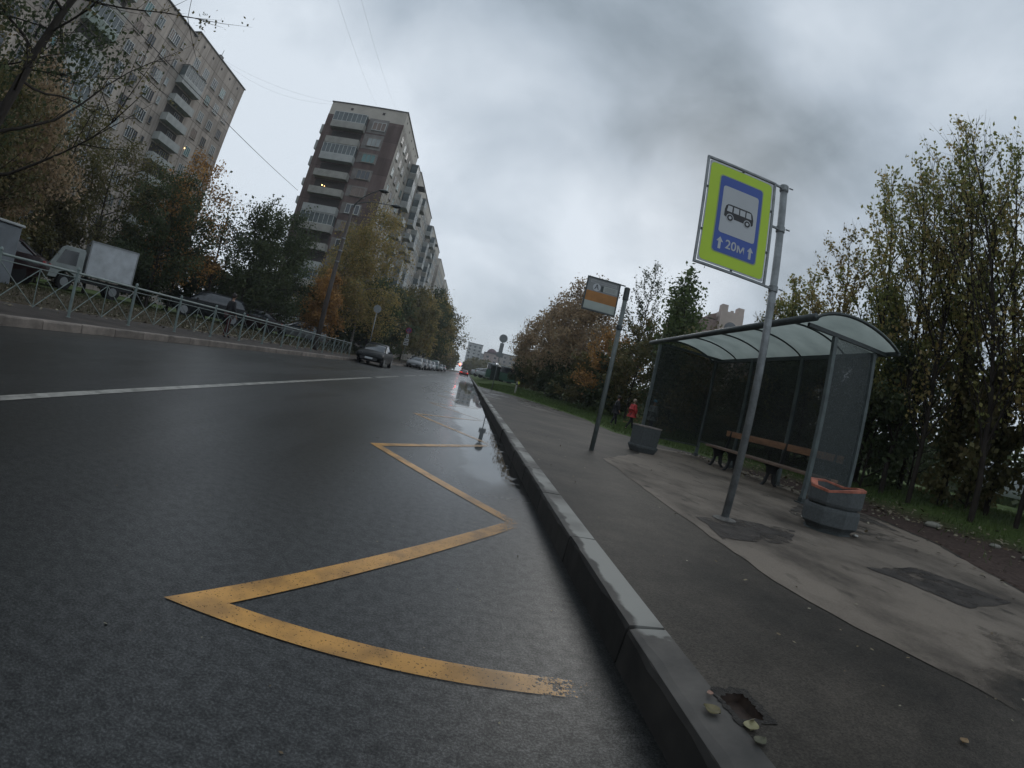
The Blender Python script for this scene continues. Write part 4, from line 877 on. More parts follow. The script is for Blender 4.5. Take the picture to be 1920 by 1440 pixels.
car(-6.3, 115, 0, SIL, 'silver car at the far end of the parked row', GK, detail=False)
BRK = mat('brake_light_lit', (.5, .02, .02), .3, emit=(1, .05, .03, 1.2))
car(-.75, 110, R(180), REDP, 'red car waiting with brake lights on in the right lane', lights=BRK, detail=False)
car(-1.35, 124, R(180), REDP, 'pale pinkish red car just ahead of the nearer red car', lights=BRK, detail=False)
car(-15.4, 25.0, R(-52), BLK, 'dark estate car with bright windscreen parked behind the railing', style='suv', H=1.62, z=.44)
car(-15.6, 31.0, R(-60), MAR, 'dark red car under the trees behind the railing', z=.45, detail=False)
car(-14.6, 38.5, R(-60), SIL, 'silver car roof showing above the far end of the railing', z=.45, detail=False)
car(-16.0, 10.5, R(-48), MAR, 'very dark maroon car hiding the nose of the truck, right of the kiosk', z=.45, detail=False)
for i, (x, y, p_) in enumerate(((3.2, 66, WHP), (4.6, 69, SIL), (2.6, 74, WHP), (4.2, 78, GRY))):
    car(x, y, R(90), p_, ['white car nearest in the car park beyond the right verge', 'silver car standing second in the car park beyond the right verge', 'white car at the left end of the car park beyond the right verge', 'grey car at the back of the car park beyond the right verge'][i], 'cars in the far car park', z=.62, detail=False)
car(21.5, 10.6, R(15), WHP, 'pale car glimpsed between trunks at the right edge', z=.75, detail=False)

# box truck behind the railing
t = empty('box_truck', (-18.1 - 3.0 * math.sin(R(38)), 19.0 - 3.0 * math.cos(R(38)), .45), R(-38), 'small white cabbed truck with a scuffed white box body behind the railing', 'truck')
WC = mat('truck_cab_paint', (.33, .36, .36), .4, var=.15, scale=2); WB = mat('truck_box_panel', (.52, .54, .57), .5, var=.22, scale=1.6, bump=.1)
prof = [(0, .45), (-.02, .95), (.10, 1.10), (.52, 1.85), (.70, 1.93), (1.62, 1.93), (1.68, 1.8), (1.68, .45), (1.42, .45), (1.32, .72), (.95, .86), (.60, .72), (.50, .45)]
MB().prism([(a, b_) for a, b_ in prof], -.98, .98, 'x').build('cab', WC, t, bevel=.03)
for sx_ in (-1, 1):
    MB().add([(sx_ * .985, .38, 1.12), (sx_ * .985, 1.35, 1.12), (sx_ * .985, 1.35, 1.75), (sx_ * .985, .66, 1.75)], [(0, 1, 2, 3)]).build('side_window', GLASS, t)
    mrr = MB().box((sx_ * 1.15, .10, 1.45), (.16, .06, .34)).build('wing_mirror', BLACK, t, bevel=.02)
MB().add([(-.85, .115, 1.17), (.85, .115, 1.17), (.80, .485, 1.82), (-.80, .485, 1.82)], [(0, 1, 2, 3)]).build('windscreen', GLASS, t)
MB().box((0, 3.0, 1.62), (2.02, 2.4, 1.58)).build('box_body', WB, t, bevel=.02)
m2 = MB()
for z_ in (.86, 2.39): m2.box((1.015, 3.0, z_), (.03, 2.4, .07))
for y_ in (1.84, 4.16): m2.box((1.015, y_, 1.62), (.03, .06, 1.44))
m2.build('box_trim', mat('alloy_trim', (.28, .29, .30), .5), t)
MB().box((0, 2.9, .62), (1.2, 2.8, .26)).build('chassis', BLACK, t)
for sx_ in (-1, 1):
    for y_ in (.95, 3.35): w_ = MB().disc_x((sx_ * .96 - (.24 if sx_ > 0 else 0), y_, .36), .36, .24, 18).build('wheel', TYRE, t); MB().disc_x((sx_ * .97 - (.02 if sx_ > 0 else 0), y_, .36), .2, .02, 12).build('rim', RIM, w_)
    MB().box((sx_ * .72, -.03, .72), (.34, .05, .18)).build('headlight', HL, t)
# grey metal kiosk at the left edge
t = empty('metal_kiosk', (-14.15, 8.3, .40), 0, 'plain grey metal kiosk with a pale roof rim at the left edge', 'kiosk')
KG = mat('kiosk_grey', (.135, .155, .175), .5, var=.22, scale=2.2, bump=.1)
MB().box((0, 0, .80), (2.2, 2.7, 1.60)).build('body', KG, t, bevel=.04); MB().box((0, 0, 1.645), (2.32, 2.82, .07)).build('roof', mat('kiosk_rim', (.33, .35, .36), .5, var=.2), t, bevel=.02)
dr = MB().box((1.11, .2, .78), (.02, .9, 1.35)).build('door', mat('kiosk_door', (.11, .13, .15), .5, var=.2), t, bevel=.004); MB().box((1.135, .55, .8), (.03, .04, .14)).build('handle', STEELD, dr)
# far right: bus, kiosk and marker beyond the verge
t = empty('green_bus', (6.0, 62, .62), R(90), 'green and white bus passing beyond the verge beside the dark bushes', 'bus')
MB().box((0, 0, .85), (2.4, 7.5, 1.0)).build('lower_body', mat('bus_green', (.05, .13, .09), .5, var=.15), t, bevel=.08); MB().box((0, 0, 1.72), (2.36, 7.4, .72)).build('window_band', GLASS, t, bevel=.05); MB().box((0, 0, 2.17), (2.4, 7.5, .16)).build('roof', WHP, t, bevel=.06)
for sx_ in (-1, 1):
    for y_ in (-2.4, 2.4): MB().disc_x((sx_ * 1.1 - .1, y_, .42), .42, .2, 16).build('wheel', TYRE, t)
t = empty('advertising_kiosk', (3.35, 60, .62), 0, 'dark green kiosk with a small lit lamp on top beyond the right verge', 'kiosk')
MB().lathe([(.62, 0), (.55, .1), (.55, 1.75), (.66, 1.8), (.66, 1.95), (.3, 2.15)], n=10).build('body', mat('kiosk_green', (.012, .022, .02), .5), t)
MB().lathe([(.02, 2.15), (.12, 2.2), (.12, 2.32), (.02, 2.38)], n=10).build('lamp', mat('kiosk_lamp', (.8, .85, .9), .3, emit=(.9, .95, 1, 1.6)), t)
t = empty('marker_post', (3.55, 33.5, .3), 0, 'short white marker post in the grass below the round sign', 'post')
MB().lathe([(.06, -.1), (.06, .75), (.04, .8)], n=8).build('shaft', mat('marker_white', (.3, .3, .27), .6), t); MB().lathe([(.062, .55), (.062, .65)], n=8).build('band', BLACK, t)
t = empty('yellow_marker', (5.0, 46, terr(5, 46)), 0, 'bright yellow round marker on a thin stake at the edge of the dark bushes', 'sign')
MB().tube([(0, .03, -.1), (0, .03, .5)], .02, 6).build('stake', STEELD, t); MB().disc_y((0, 0, .55), .14, .02, 16).build('disc', mat('marker_yellow', (.65, .62, .06), .4), t)
# traffic light at the crossing
t = empty('traffic_light', (-3.9, 190, 0), 0, 'red traffic light glowing far down the road', 'traffic light')
MB().tube([(-4.2, 0, 0), (-4.2, 0, 5.2), (-3.6, 0, 5.6), (0, 0, 5.6)], .09, 8).build('mast_arm', STEELD, t)
hd = MB().box((0, 0, 3.3), (.5, .3, 1.3)).box((0, 0, 4.75), (.06, .06, 1.7)).build('housing', BLACK, t)
MB().disc_y((0, -.20, 3.68), .30, .05, 18).build('red_lamp', mat('signal_red', (1, .05, .02), .3, emit=(1.0, .04, .02, 40)), hd)
MB().disc_y((0, -.18, 3.28), .12, .03, 14).build('amber_lamp', mat('signal_off', (.05, .03, .01), .3), hd)

# ------------------------------------------------------------------ people
def skin(name, joints, edges, mt_, parent, root=0, sub=1):
    me = D.meshes.new(name); me.from_pydata([j[:3] for j in joints], edges, []); me.update(); me.materials.append(mt_)
    o = D.objects.new(name, me); COL.objects.link(o); o.parent = parent
    md = o.modifiers.new('skin', 'SKIN'); md.use_smooth_shade = True
    for i, v in enumerate(me.skin_vertices[0].data if me.skin_vertices else []): pass
    if not me.skin_vertices: 
        bpy.context.view_layer.objects.active = o; bpy.context.view_layer.update()
    lay_ = me.skin_vertices[0].data if me.skin_vertices else None
    if lay_:
        for i, j in enumerate(joints): lay_[i].radius = (j[3], j[4] if len(j) > 4 else j[3]); lay_[i].use_root = (i == root)
    s = o.modifiers.new('subdivision', 'SUBSURF'); s.levels = sub; s.render_levels = sub
    return o
SK = mat('skin', (.32, .19, .14), .6, var=.1)
def person(x, y, z, rz, h, label, top, leg, hair, hat=None, pose=0, bulk=1.0):
    t = empty('person', (x, y, z), rz, label, 'person', None); k = h / 1.75
    st = .16 if pose == 0 else .28                      # half stride, facing -y
    J = [(0, 0, .95, .13, .10), (0, -.01, 1.15, .12, .09), (0, -.01, 1.36, .14, .09), (0, -.01, 1.48, .05), (0, -.02, 1.56, .055), (0, -.03, 1.66, .085, .10), (0, -.025, 1.74, .05, .06),
         (.09, 0, .90, .085), (.10, -st * .6, .50, .058), (.10, -st, .09, .04), (.10, -st - .13, .04, .035),
         (-.09, 0, .90, .085), (-.10, st * .2, .50, .058), (-.10, st, .10, .04), (-.10, st - .12, .04, .035),
         (.19, 0, 1.40, .052), (.24, .05 if pose == 0 else -.12, 1.14, .042), (.24, -.10 if pose == 0 else -.34, .93 if pose == 0 else 1.10, .032), (.24, -.16 if pose == 0 else -.42, .86 if pose == 0 else 1.10, .03),
         (-.19, 0, 1.40, .052), (-.24, -.03, 1.14, .042), (-.24, -.14, .93, .032), (-.24, -.18, .86, .03)]
    E_ = [(0, 1), (1, 2), (2, 3), (3, 4), (4, 5), (5, 6), (0, 7), (7, 8), (8, 9), (9, 10), (0, 11), (11, 12), (12, 13), (13, 14), (2, 15), (15, 16), (16, 17), (17, 18), (2, 19), (19, 20), (20, 21), (21, 22)]
    for hb in (18, 22):       # four fingers and a thumb on each hand
        bx_, by_, bz_ = J[hb][:3]; sg = 1 if bx_ > 0 else -1
        for q_, l in enumerate((.060, .070, .066, .052)):
            J.append((bx_ + (q_ - 1.5) * .018, by_ - l * .5, bz_ - l * .6, .009)); E_.append((hb, len(J) - 1)); J.append((bx_ + (q_ - 1.5) * .017, by_ - l * .9, bz_ - l * 1.15, .008)); E_.append((len(J) - 2, len(J) - 1))
        J.append((bx_ - sg * .045, by_ - .04, bz_ - .01, .010)); E_.append((hb, len(J) - 1))
    J = [(a * k, b_ * k, c * k, *[r * k for r in rr_]) for a, b_, c, *rr_ in J]
    body = skin('body', J, E_, SK, t)
    sc = lambda i, f=1.42: (*J[i][:3], *[r * f for r in J[i][3:]])
    idx = [0, 1, 2, 15, 16, 17, 19, 20, 21]; mp_ = {j: i for i, j in enumerate(idx)}
    jj = [sc(i, 1.42 * bulk) for i in idx] + [(0, -.01 * k, 1.47 * k, .075 * k), (0, 0, .84 * k, .165 * k * bulk, .13 * k * bulk)]
    skin('jacket', jj, [(0, 1), (1, 2), (2, 3), (3, 4), (4, 5), (2, 6), (6, 7), (7, 8), (2, 9), (0, 10)], top, t)
    idx = [0, 7, 8, 9, 11, 12, 13]; jj = [sc(i, 1.3) for i in idx]; skin('trousers', jj, [(0, 1), (1, 2), (2, 3), (0, 4), (4, 5), (5, 6)], leg, t)
    skin('shoes', [sc(9, 1.25), sc(10, 1.35)], [(0, 1)], BLACK, t); skin('shoes', [sc(13, 1.25), sc(14, 1.35)], [(0, 1)], BLACK, t)
    c = Vector(J[5][:3]); fy = -1
    for sx_ in (-1, 1): MB().lathe([(0, -.010), (.010, 0), (0, .010)], c=(c.x + sx_ * .032 * k, c.y - .098 * k, c.z + .012 * k), n=8).build('eye', BLACK, body)
    MB().box((c.x, c.y - .100 * k, c.z - .050 * k), (.045 * k, .012 * k, .010 * k)).build('mouth', BLACK, body)
    MB().add([(c.x, c.y - .098 * k, c.z + .01 * k), (c.x - .012 * k, c.y - .098 * k, c.z - .025 * k), (c.x + .012 * k, c.y - .098 * k, c.z - .025 * k), (c.x, c.y - .122 * k, c.z - .022 * k)], [(0, 1, 3), (0, 3, 2), (1, 2, 3)]).build('nose', SK, body)
    cap = MB(); prof = [(.098, -.01), (.103, .04), (.085, .085), (.045, .112), (.005, .12)]
    cap.lathe([(a * k, b_ * k) for a, b_ in prof], c=(c.x, c.y + .012 * k, c.z + .005 * k), n=14); cap.build('hat' if hat else 'hair', hat or hair, t, smooth=True)
    if not hat:
        hb = MB(); hb.lathe([(.06 * k, -.07 * k), (.09 * k, -.04 * k), (.096 * k, .03 * k)], c=(c.x, c.y + .03 * k, c.z), n=12); hb.build('hair', hair, t, smooth=True)
    return t
JR = mat('red_jacket', (.36, .03, .03), .7, var=.35, scale=12); JK = mat('dark_jacket', (.014, .014, .016), .8); JP = mat('patterned_jacket', (.13, .15, .14), .7, var=.95, scale=17); TR = mat('dark_trousers', (.014, .014, .018), .8)
HB = mat('hair_fair', (.30, .24, .18), .7); HD = mat('hair_dark', (.02, .015, .012), .6); HBL = mat('blue_hat', (.06, .28, .42), .7)
person(6.45, 17.4, terr(6.45, 17.4), R(100), 1.2, 'child in a bright red jacket with arm raised forward on the grass', JR, TR, HB, pose=1, bulk=1.35)
person(5.95, 17.9, terr(5.95, 17.9), R(80), 1.2, 'figure in all dark clothes walking ahead of the red jacket', JK, TR, HD, bulk=1.35)
person(6.95, 16.6, terr(6.95, 16.6), R(110), 1.32, 'child in a pale blue hat and patterned jacket behind the shelter post', JP, TR, HD, hat=HBL, bulk=1.3)
person(-9.0, 16.2, KH, R(150), 1.62, 'dark clothed pedestrian walking behind the railing', JK, mat('maroon_trousers', (.05, .012, .014), .8), HD)

# ------------------------------------------------------------------ buildings
def panelmat(name, c1, c2, ph=2.75, pw=3.0, z0=0.0, a0=0.0, joint=0.5, tint=0.14):
    """precast wall panels: joints every storey and bay, each panel a slightly different tone"""
    m, nt, b = nodemat(name); b.inputs['Roughness'].default_value = .85; b.inputs['Specular IOR Level'].default_value = .2
    tc = N(nt, 'ShaderNodeTexCoord'); sp = N(nt, 'ShaderNodeSeparateXYZ'); L(nt, tc.outputs['Object'], sp.inputs[0])
    def ma(op, p, q_=0.0):
        k = N(nt, 'ShaderNodeMath', operation=op)
        for i, v in enumerate((p, q_)):
            if isinstance(v, (int, float)): k.inputs[i].default_value = v
            else: L(nt, v, k.inputs[i])
        return k.outputs[0]
    al = ma('ADD', sp.outputs['X'], sp.outputs['Y'])
    u = ma('DIVIDE', ma('SUBTRACT', al, a0), pw); v = ma('DIVIDE', ma('SUBTRACT', sp.outputs['Z'], z0), ph)
    fu, fv = ma('FRACT', u), ma('FRACT', v)
    j = ma('MAXIMUM', ma('LESS_THAN', fu, .035), ma('LESS_THAN', fv, .035))
    cb = N(nt, 'ShaderNodeCombineXYZ'); L(nt, ma('FLOOR', u), cb.inputs[0]); L(nt, ma('FLOOR', v), cb.inputs[1])
    wn = N(nt, 'ShaderNodeTexWhiteNoise'); wn.noise_dimensions = '2D'; L(nt, cb.outputs[0], wn.inputs['Vector'])
    n = N(nt, 'ShaderNodeTexNoise'); L(nt, tc.outputs['Object'], n.inputs['Vector']); n.inputs['Scale'].default_value = .35; n.inputs['Detail'].default_value = 8; n.inputs['Roughness'].default_value = .7
    r = N(nt, 'ShaderNodeMapRange'); L(nt, n.outputs['Fac'], r.inputs['Value']); r.inputs['From Min'].default_value = .3; r.inputs['From Max'].default_value = .7
    mx = N(nt, 'ShaderNodeMix', data_type='RGBA'); L(nt, r.outputs[0], mx.inputs[0]); mx.inputs[6].default_value = (*c1, 1); mx.inputs[7].default_value = (*c2, 1)
    mps = N(nt, 'ShaderNodeMapping'); mps.inputs['Scale'].default_value = (1.6, 1.6, .12); L(nt, tc.outputs['Object'], mps.inputs[0])
    ns = N(nt, 'ShaderNodeTexNoise'); L(nt, mps.outputs[0], ns.inputs['Vector']); ns.inputs['Scale'].default_value = 1.0; ns.inputs['Detail'].default_value = 5
    st_ = N(nt, 'ShaderNodeMapRange'); L(nt, ns.outputs['Fac'], st_.inputs['Value']); st_.inputs['From Min'].default_value = .35; st_.inputs['From Max'].default_value = .6; st_.inputs['To Min'].default_value = .72; st_.inputs['To Max'].default_value = 1.05
    tn = N(nt, 'ShaderNodeMapRange'); L(nt, wn.outputs['Value'], tn.inputs['Value']); tn.inputs['To Min'].default_value = 1 - tint; tn.inputs['To Max'].default_value = 1 + tint
    f = ma('MULTIPLY', ma('MULTIPLY', tn.outputs[0], st_.outputs[0]), ma('SUBTRACT', 1.0, ma('MULTIPLY', j, joint)))
    s = N(nt, 'ShaderNodeVectorMath', operation='SCALE'); L(nt, mx.outputs[2], s.inputs[0]); L(nt, f, s.inputs['Scale']); L(nt, s.outputs[0], b.inputs['Base Color'])
    return m
BEI = panelmat('panel_beige', (.36, .31, .27), (.45, .39, .345), z0=1.55, a0=61.5 - 46.3, pw=2.95)
BEI2 = panelmat('panel_beige_block', (.34, .31, .275), (.42, .38, .34), z0=1.3, a0=66 - 18.35, pw=3.0)
RED = panelmat('panel_red_brown', (.125, .088, .082), (.165, .125, .115), z0=1.3, a0=66 - 18.35, pw=3.0, joint=.25)
GRYP = mat('panel_repair_grey', (.20, .185, .175), .85, var=.3, scale=.9)
WFR = mat('window_frame_white', (.50, .51, .50), .5, var=.15); WFO = mat('window_frame_old', (.26, .22, .19), .6, var=.3)
WGL = mat('window_pane', (.045, .052, .06), .12, var=.5, scale=.3, spec=.7); WGC = mat('window_pane_curtain', (.11, .13, .135), .25, var=.4, scale=.6)
WGV = [WGL, WGL, WGC, mat('window_pane_bright', (.26, .28, .28), .3, var=.4, scale=.5), mat('window_pane_teal', (.10, .19, .19), .25, var=.4, scale=.5), mat('window_pane_warm', (.15, .11, .09), .3, var=.4, scale=.5)]
BPAR = mat('balcony_parapet', (.29, .28, .255), .8, var=.25, scale=.8); BPARG = mat('balcony_parapet_white', (.35, .36, .35), .7, var=.2, scale=.8)
BPAR3 = mat('balcony_parapet_pinkish', (.30, .22, .20), .8, var=.3, scale=.8); BPAR4 = mat('balcony_parapet_greenish', (.22, .26, .23), .8, var=.3, scale=.8)
DARKR = mat('opening_shade', (.055, .048, .045), .9, var=.3); ROOFE = mat('roof_edge_tin', (.09, .085, .085), .6)  # dark tone stands for shade inside balconies and vent holes
def window_proto(w_, h_, nm, frame, pane):
    """a window facing -y, centred on its top edge"""
    mb = MB(); t_ = .07
    mb.box((0, -.03, -t_ / 2), (w_, .08, t_)).box((0, -.03, -h_ + t_ / 2), (w_, .08, t_))
    for s_ in (-1, 1): mb.box((s_ * (w_ / 2 - t_ / 2), -.03, -h_ / 2), (t_, .08, h_ - 2 * t_))
    for i in range(1, nm): mb.box((-w_ / 2 + w_ * i / nm, -.03, -h_ / 2), (t_, .075, h_ - 2 * t_))
    mb.box((0, -.10, -h_ - .03), (w_ + .1, .2, .04))
    f = mb.build('window', frame)
    MB().box((0, -.012, -h_ / 2), (w_ - .14, .03, h_ - .14)).build('pane', pane, f)
    return f
PROT = {}
def put_window(parent, x, y, z, face, w_, h_, nm=3, frame=WFR, pane=WGL):
    k = (w_, h_, nm, frame.name, pane.name); rz = {'-y': 0, '+x': R(90)}[face]
    if k not in PROT:
        f = window_proto(w_, h_, nm, frame, pane); f.parent = parent; f.location = (x, y, z); f.rotation_euler = (0, 0, rz); PROT[k] = f; return f
    f = PROT[k]; c = f.copy(); COL.objects.link(c); c.parent = parent; c.location = (x, y, z); c.rotation_euler = (0, 0, rz)
    for ch in f.children: d = ch.copy(); COL.objects.link(d); d.parent = c
    return c
def balcony_proto(w_, glazed, par, depth=1.15, n=6, roofed=False):
    mb = MB(); mb.box((0, -depth / 2, -.08), (w_, depth, .16))
    mb.box((0, -depth + .04, .45), (w_, .08, .90))
    for s_ in (-1, 1): mb.box((s_ * (w_ / 2 - .04), -depth / 2 + .04, .45), (.08, depth - .08, .90))
    b_ = mb.build('balcony', par)
    MB().box((0, -.02, 1.25), (w_ - .5, .03, 2.2)).build('recess_shade', DARKR, b_)  # flat dark sheet on the wall, balcony shade put into its colour
    if glazed:
        g_ = MB(); H_ = 1.55
        for z_ in (.93, .93 + H_): g_.box((0, -depth + .04, z_), (w_, .07, .07))
        for i in range(n + 1): g_.box((-w_ / 2 + .04 + (w_ - .08) * i / n, -depth + .04, .93 + H_ / 2), (.06, .06, H_ - .07))
        for s_ in (-1, 1):
            for z_ in (.93, .93 + H_): g_.box((s_ * (w_ / 2 - .04), -depth / 2 + .04, z_), (.06, depth - .1, .06))
        fr_ = g_.build('glazing_frame', WFR, b_)
        m3 = MB(); m3.box((0, -depth + .055, .93 + H_ / 2), (w_ - .1, .02, H_ - .07))
        for s_ in (-1, 1): m3.box((s_ * (w_ / 2 - .05), -depth / 2, .93 + H_ / 2), (.02, depth - .14, H_ - .07))
        m3.build('glazing', WGC, b_)
    if roofed: MB().box((0, -depth / 2, 2.56), (w_ + .1, depth + .1, .07)).build('canopy', ROOFE, b_)
    return b_
BPROT = {}
def put_balcony(parent, x, y, z, face, w_, glazed, par, depth=1.15, n=6, roofed=False):
    k = (w_, glazed, par.name, depth, n, roofed); rz = {'-y': 0, '+x': R(90)}[face]
    if k not in BPROT:
        f = balcony_proto(w_, glazed, par, depth, n, roofed); f.parent = parent; f.location = (x, y, z); f.rotation_euler = (0, 0, rz); BPROT[k] = f; return f
    f = BPROT[k]; c = f.copy(); COL.objects.link(c); c.parent = parent; c.location = (x, y, z); c.rotation_euler = (0, 0, rz)
    for ch in f.children: d = ch.copy(); COL.objects.link(d); d.parent = c
    return c
rb = random.Random(11); FH = 2.75
# --- near block on the left: long facade at x = -46.3 facing the street, far corner at y = 64.8, twelve storeys
b1 = empty('apartment_building', (0, 0, 0), 0, 'beige twelve storey panel block with stacked balconies behind the left trees', 'building')
BX = -46.3
MB().box((BX - 6.2, (49.2 + 64.8) / 2, 18.2), (12.4, 15.6, 37.4)).build('wall', BEI, b1); MB().box((BX - 6.25, (49.2 - 30) / 2, 17.75), (12.4, 79.2 - .02, 36.5)).build('wall', BEI, b1)
MB().box((BX - 6.2, 57, 36.98), (12.7, 15.9, .14)).build('roof_edge', ROOFE, b1); MB().box((BX - 6.2, 9.6, 36.08), (12.7, 78.9, .14)).build('roof_edge', ROOFE, b1)
cols = []
for base in (0, -18.0, -36.0, -54.0):
    cols += [(62.7 + base, 'w'), (59.65 + base, 'w'), (56.9 + base, 'w'), (54.15 + base, 'wb'), (51.35 + base, 'B'), (47.3 + base, 's'), (45.5 + base, 'w')]
big = []; nb_w = 0; nb_b = 0
for yy, ty in cols:
    if yy < 6: continue
    for fl in range(12):
        ztop = 33.85 - FH * (11 - fl)
        if ztop < 5: continue
        if ty == 'w' or ty == 's':
            w_, h_, nm = (1.35, 1.45, 3) if ty == 'w' else (.6, 1.0, 1)
            fr_ = rb.choice((WFO, WFR, WFR)); pn = rb.choice(WGV)
            if nb_w < 92 and fl >= 3: put_window(b1, BX, yy, ztop, '+x', w_, h_, nm, fr_, pn); nb_w += 1
            else: big.append((yy, ztop, w_, h_))
        elif ty == 'B':
            if nb_b < 44:
                gz_ = (fl == 10) if yy > 50 else (rb.random() < (.9 if fl == 11 else .35))
                if yy > 50 and fl == 11:
                    for q_ in (54.15, 51.35): put_window(b1, BX, q_, ztop, '+x', 1.35, 1.45, 3, WFR, WGC); nb_w += 1
                    continue
                put_balcony(b1, BX, yy, ztop - 2.2, '+x', 4.9, gz_, (BPARG if yy > 50 else rb.choice((BPAR, BPARG, BPAR3, BPAR4))), roofed=(fl == (10 if yy > 50 else 11))); nb_b += 1
                if nb_w < 92 and not gz_: put_window(b1, BX + .045, yy + .6, ztop - .1, '+x', 1.35, 1.45, 3, WFO, WGL); nb_w += 1
        elif ty == 'wb': pass
if big:
    mb = MB(); m3 = MB()
    for yy, zt, w_, h_ in big:
        for zz in (zt - .035, zt - h_ + .035): mb.box((BX + .03, yy, zz), (.08, w_, .07))
        for s_ in (-1, 0, 1): mb.box((BX + .03, yy + s_ * (w_ / 2 - .035), zt - h_ / 2), (.078, .07, h_ - .14))
        m3.box((BX + .012, yy, zt - h_ / 2), (.03, w_ - .1, h_ - .1))
    f = mb.build('window', WFO, b1); tag(f, kind='stuff'); m3.build('pane', WGL, f)
mb = MB()
for i in range(14): mb.box((BX + .012, 62.75 - 2.85 * i, 35.93), (.03, .36, .36))
tag(mb.build('vent_hole', DARKR, b1), kind='stuff')
MB().box((BX + .06, 56.1, 22.3), (.05, .14, .14)).build('lit_lamp', mat('warm_lit_lamp', (1, .75, .35), .4, emit=(1, .62, .25, 5)), b1)
MB().box((BX - .3, 56.0, 37.3), (.5, .9, .5)).tube([(BX - .3, 56, 37.4), (BX - .3, 56, 38.6)], .04, 5).build('roof_vent', ROOFE, b1)

# --- block across the side street: red-brown end wall at y = 66, long stepped facade at x = -18.35
b2 = empty('apartment_building', (0, 0, 0), 0, 'tall narrow ended block with red brown end wall and stepped street side', 'building')
E0, E1, EX0, EX1 = 66.0, 246.0, -30.67, -18.35
segs = [(66, 82.2), (89, 118), (125.2, 153.5), (162.5, 191.8), (200, 226)]
MB().box(((EX0 + EX1 - 2.2) / 2, (E0 + .02 + E1) / 2, 17.4), (EX1 - EX0 - 2.2, E1 - E0 - .04, 35.1)).build('wall', BEI2, b2)
for a, c_ in segs: MB().box((EX1 - 1.1, (a + .03 + c_) / 2, 17.4), (2.2, c_ - a - .06, 35.1)).build('wall', BEI2, b2); MB().box(((EX0 + EX1) / 2, (a + c_) / 2, 37.2), (EX1 - EX0 + .25, c_ - a + .25, .14)).build('roof_edge', ROOFE, b2)
for a, c_ in segs: MB().box(((EX0 + EX1) / 2, (a + c_) / 2, 36.03), (EX1 - EX0, c_ - a, 2.2)).build('attic_band', mat('attic_render', (.42, .385, .34), .85, var=.15, scale=.5), b2)
MB().box(((EX0 + EX1) / 2, 65.97, 17.4), (EX1 - EX0 + .0, .10, 35.0)).build('end_wall', RED, b2)
for fl in range(12):
    zt = 34.6 - FH * (11 - fl)
    if zt < 4: continue
    mb = MB().box((-22.2, 65.90, zt - .72), (3.1, .06, 2.5 if fl in (10, 11) else 1.75)); mb.build('repair_panel', GRYP, b2)
    put_window(b2, -21.95, 65.87, zt, '-y', 2.1, 1.45, 3, rb.choice((WFR, WFO, WFR)), WGV[3] if fl == 10 else WGV[4] if fl == 9 else rb.choice(WGV))
    gl_ = fl in (11, 9, 5, 2); wz = zt - 2.15
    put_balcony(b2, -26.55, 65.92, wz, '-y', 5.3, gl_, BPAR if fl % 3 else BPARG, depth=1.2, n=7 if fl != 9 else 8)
mb = MB()
for x_ in (-27.15, -21.95): mb.box((x_, 65.99, 36.25), (.4, .04, .4))
for i in range(5): mb.box((EX1 + .012, 67.6 + 3.0 * i, 36.2), (.03, .36, .36))
tag(mb.build('vent_hole', DARKR, b2), kind='stuff')
for lx_, lz_, ls_ in ((-27.3, 22.7, .16), (-26.9, 22.6, .10)): MB().box((lx_, 65.0, lz_), (ls_, .05, ls_)).build('lit_lamp', mat('warm_lit_lamp', (1, .75, .35), .4, emit=(1, .62, .25, 5)), b2)
# side balconies that stick out beyond the left edge of the end wall
for zz in (32.5, 29.7, 26.9, 23.4, 20.4, 17.3): MB().box((EX0 - .35, 68.2, zz), (.7, 3.2, 1.5 if zz > 25 else 1.1)).build('side_bay', BPARG, b2)
nw = 12; far_w = []
for si, (a, c_) in enumerate(segs):
    for fl in range(12):
        zt = 33.95 - FH * (11 - fl)
        if zt < 5: continue
        if si == 0:
            for yy in (68.0, 71.1, 73.8, 77.0):
                if nw < 96: put_window(b2, EX1, yy, zt, '+x', 1.3, 1.45, 2, rb.choice((WFR, WFO)), rb.choice(WGV)); nw += 1
        else:
            yy = a + 2
            while yy < c_ - 1: far_w.append((yy, zt)); yy += 3.05
mb = MB(); m3 = MB()
for yy, zt in far_w:
    for zz in (zt - .05, zt - 1.4): mb.box((EX1 + .04, yy, zz), (.10, 1.5, .10))
    for s_ in (-1, 0, 1): mb.box((EX1 + .04, yy + s_ * .7, zt - .72), (.10, .10, 1.24))
    m3.box((EX1 + .015, yy, zt - .72), (.04, 1.36, 1.3))
f = mb.build('window', WFR, b2); tag(f, kind='stuff'); m3.build('pane', WGL, f)
nb_ = 0
gaps = [(82.2, 89), (118, 125.2), (153.5, 162.5), (191.8, 200)]
for gi, (a, c_) in enumerate(gaps):
    for fl in range(12):
        zt = 33.95 - FH * (11 - fl)
        if zt < 5: continue
        for yy, x_ in ((a - 1.6, EX1), (a + (c_ - a) / 2, EX1 - 2.2 + .02), (c_ + 1.8, EX1), (c_ + 8.5, EX1)):
            if nb_ < 95 and not (fl == 11 and yy < 80): put_balcony(b2, x_ + .03, yy, zt - 2.15, '+x', 3.0 if x_ == EX1 else 5.0, rb.random() < .6, rb.choice((BPAR, BPARG, BPARG)), depth=1.25, n=4 if x_ == EX1 else 6, roofed=fl == 11); nb_ += 1

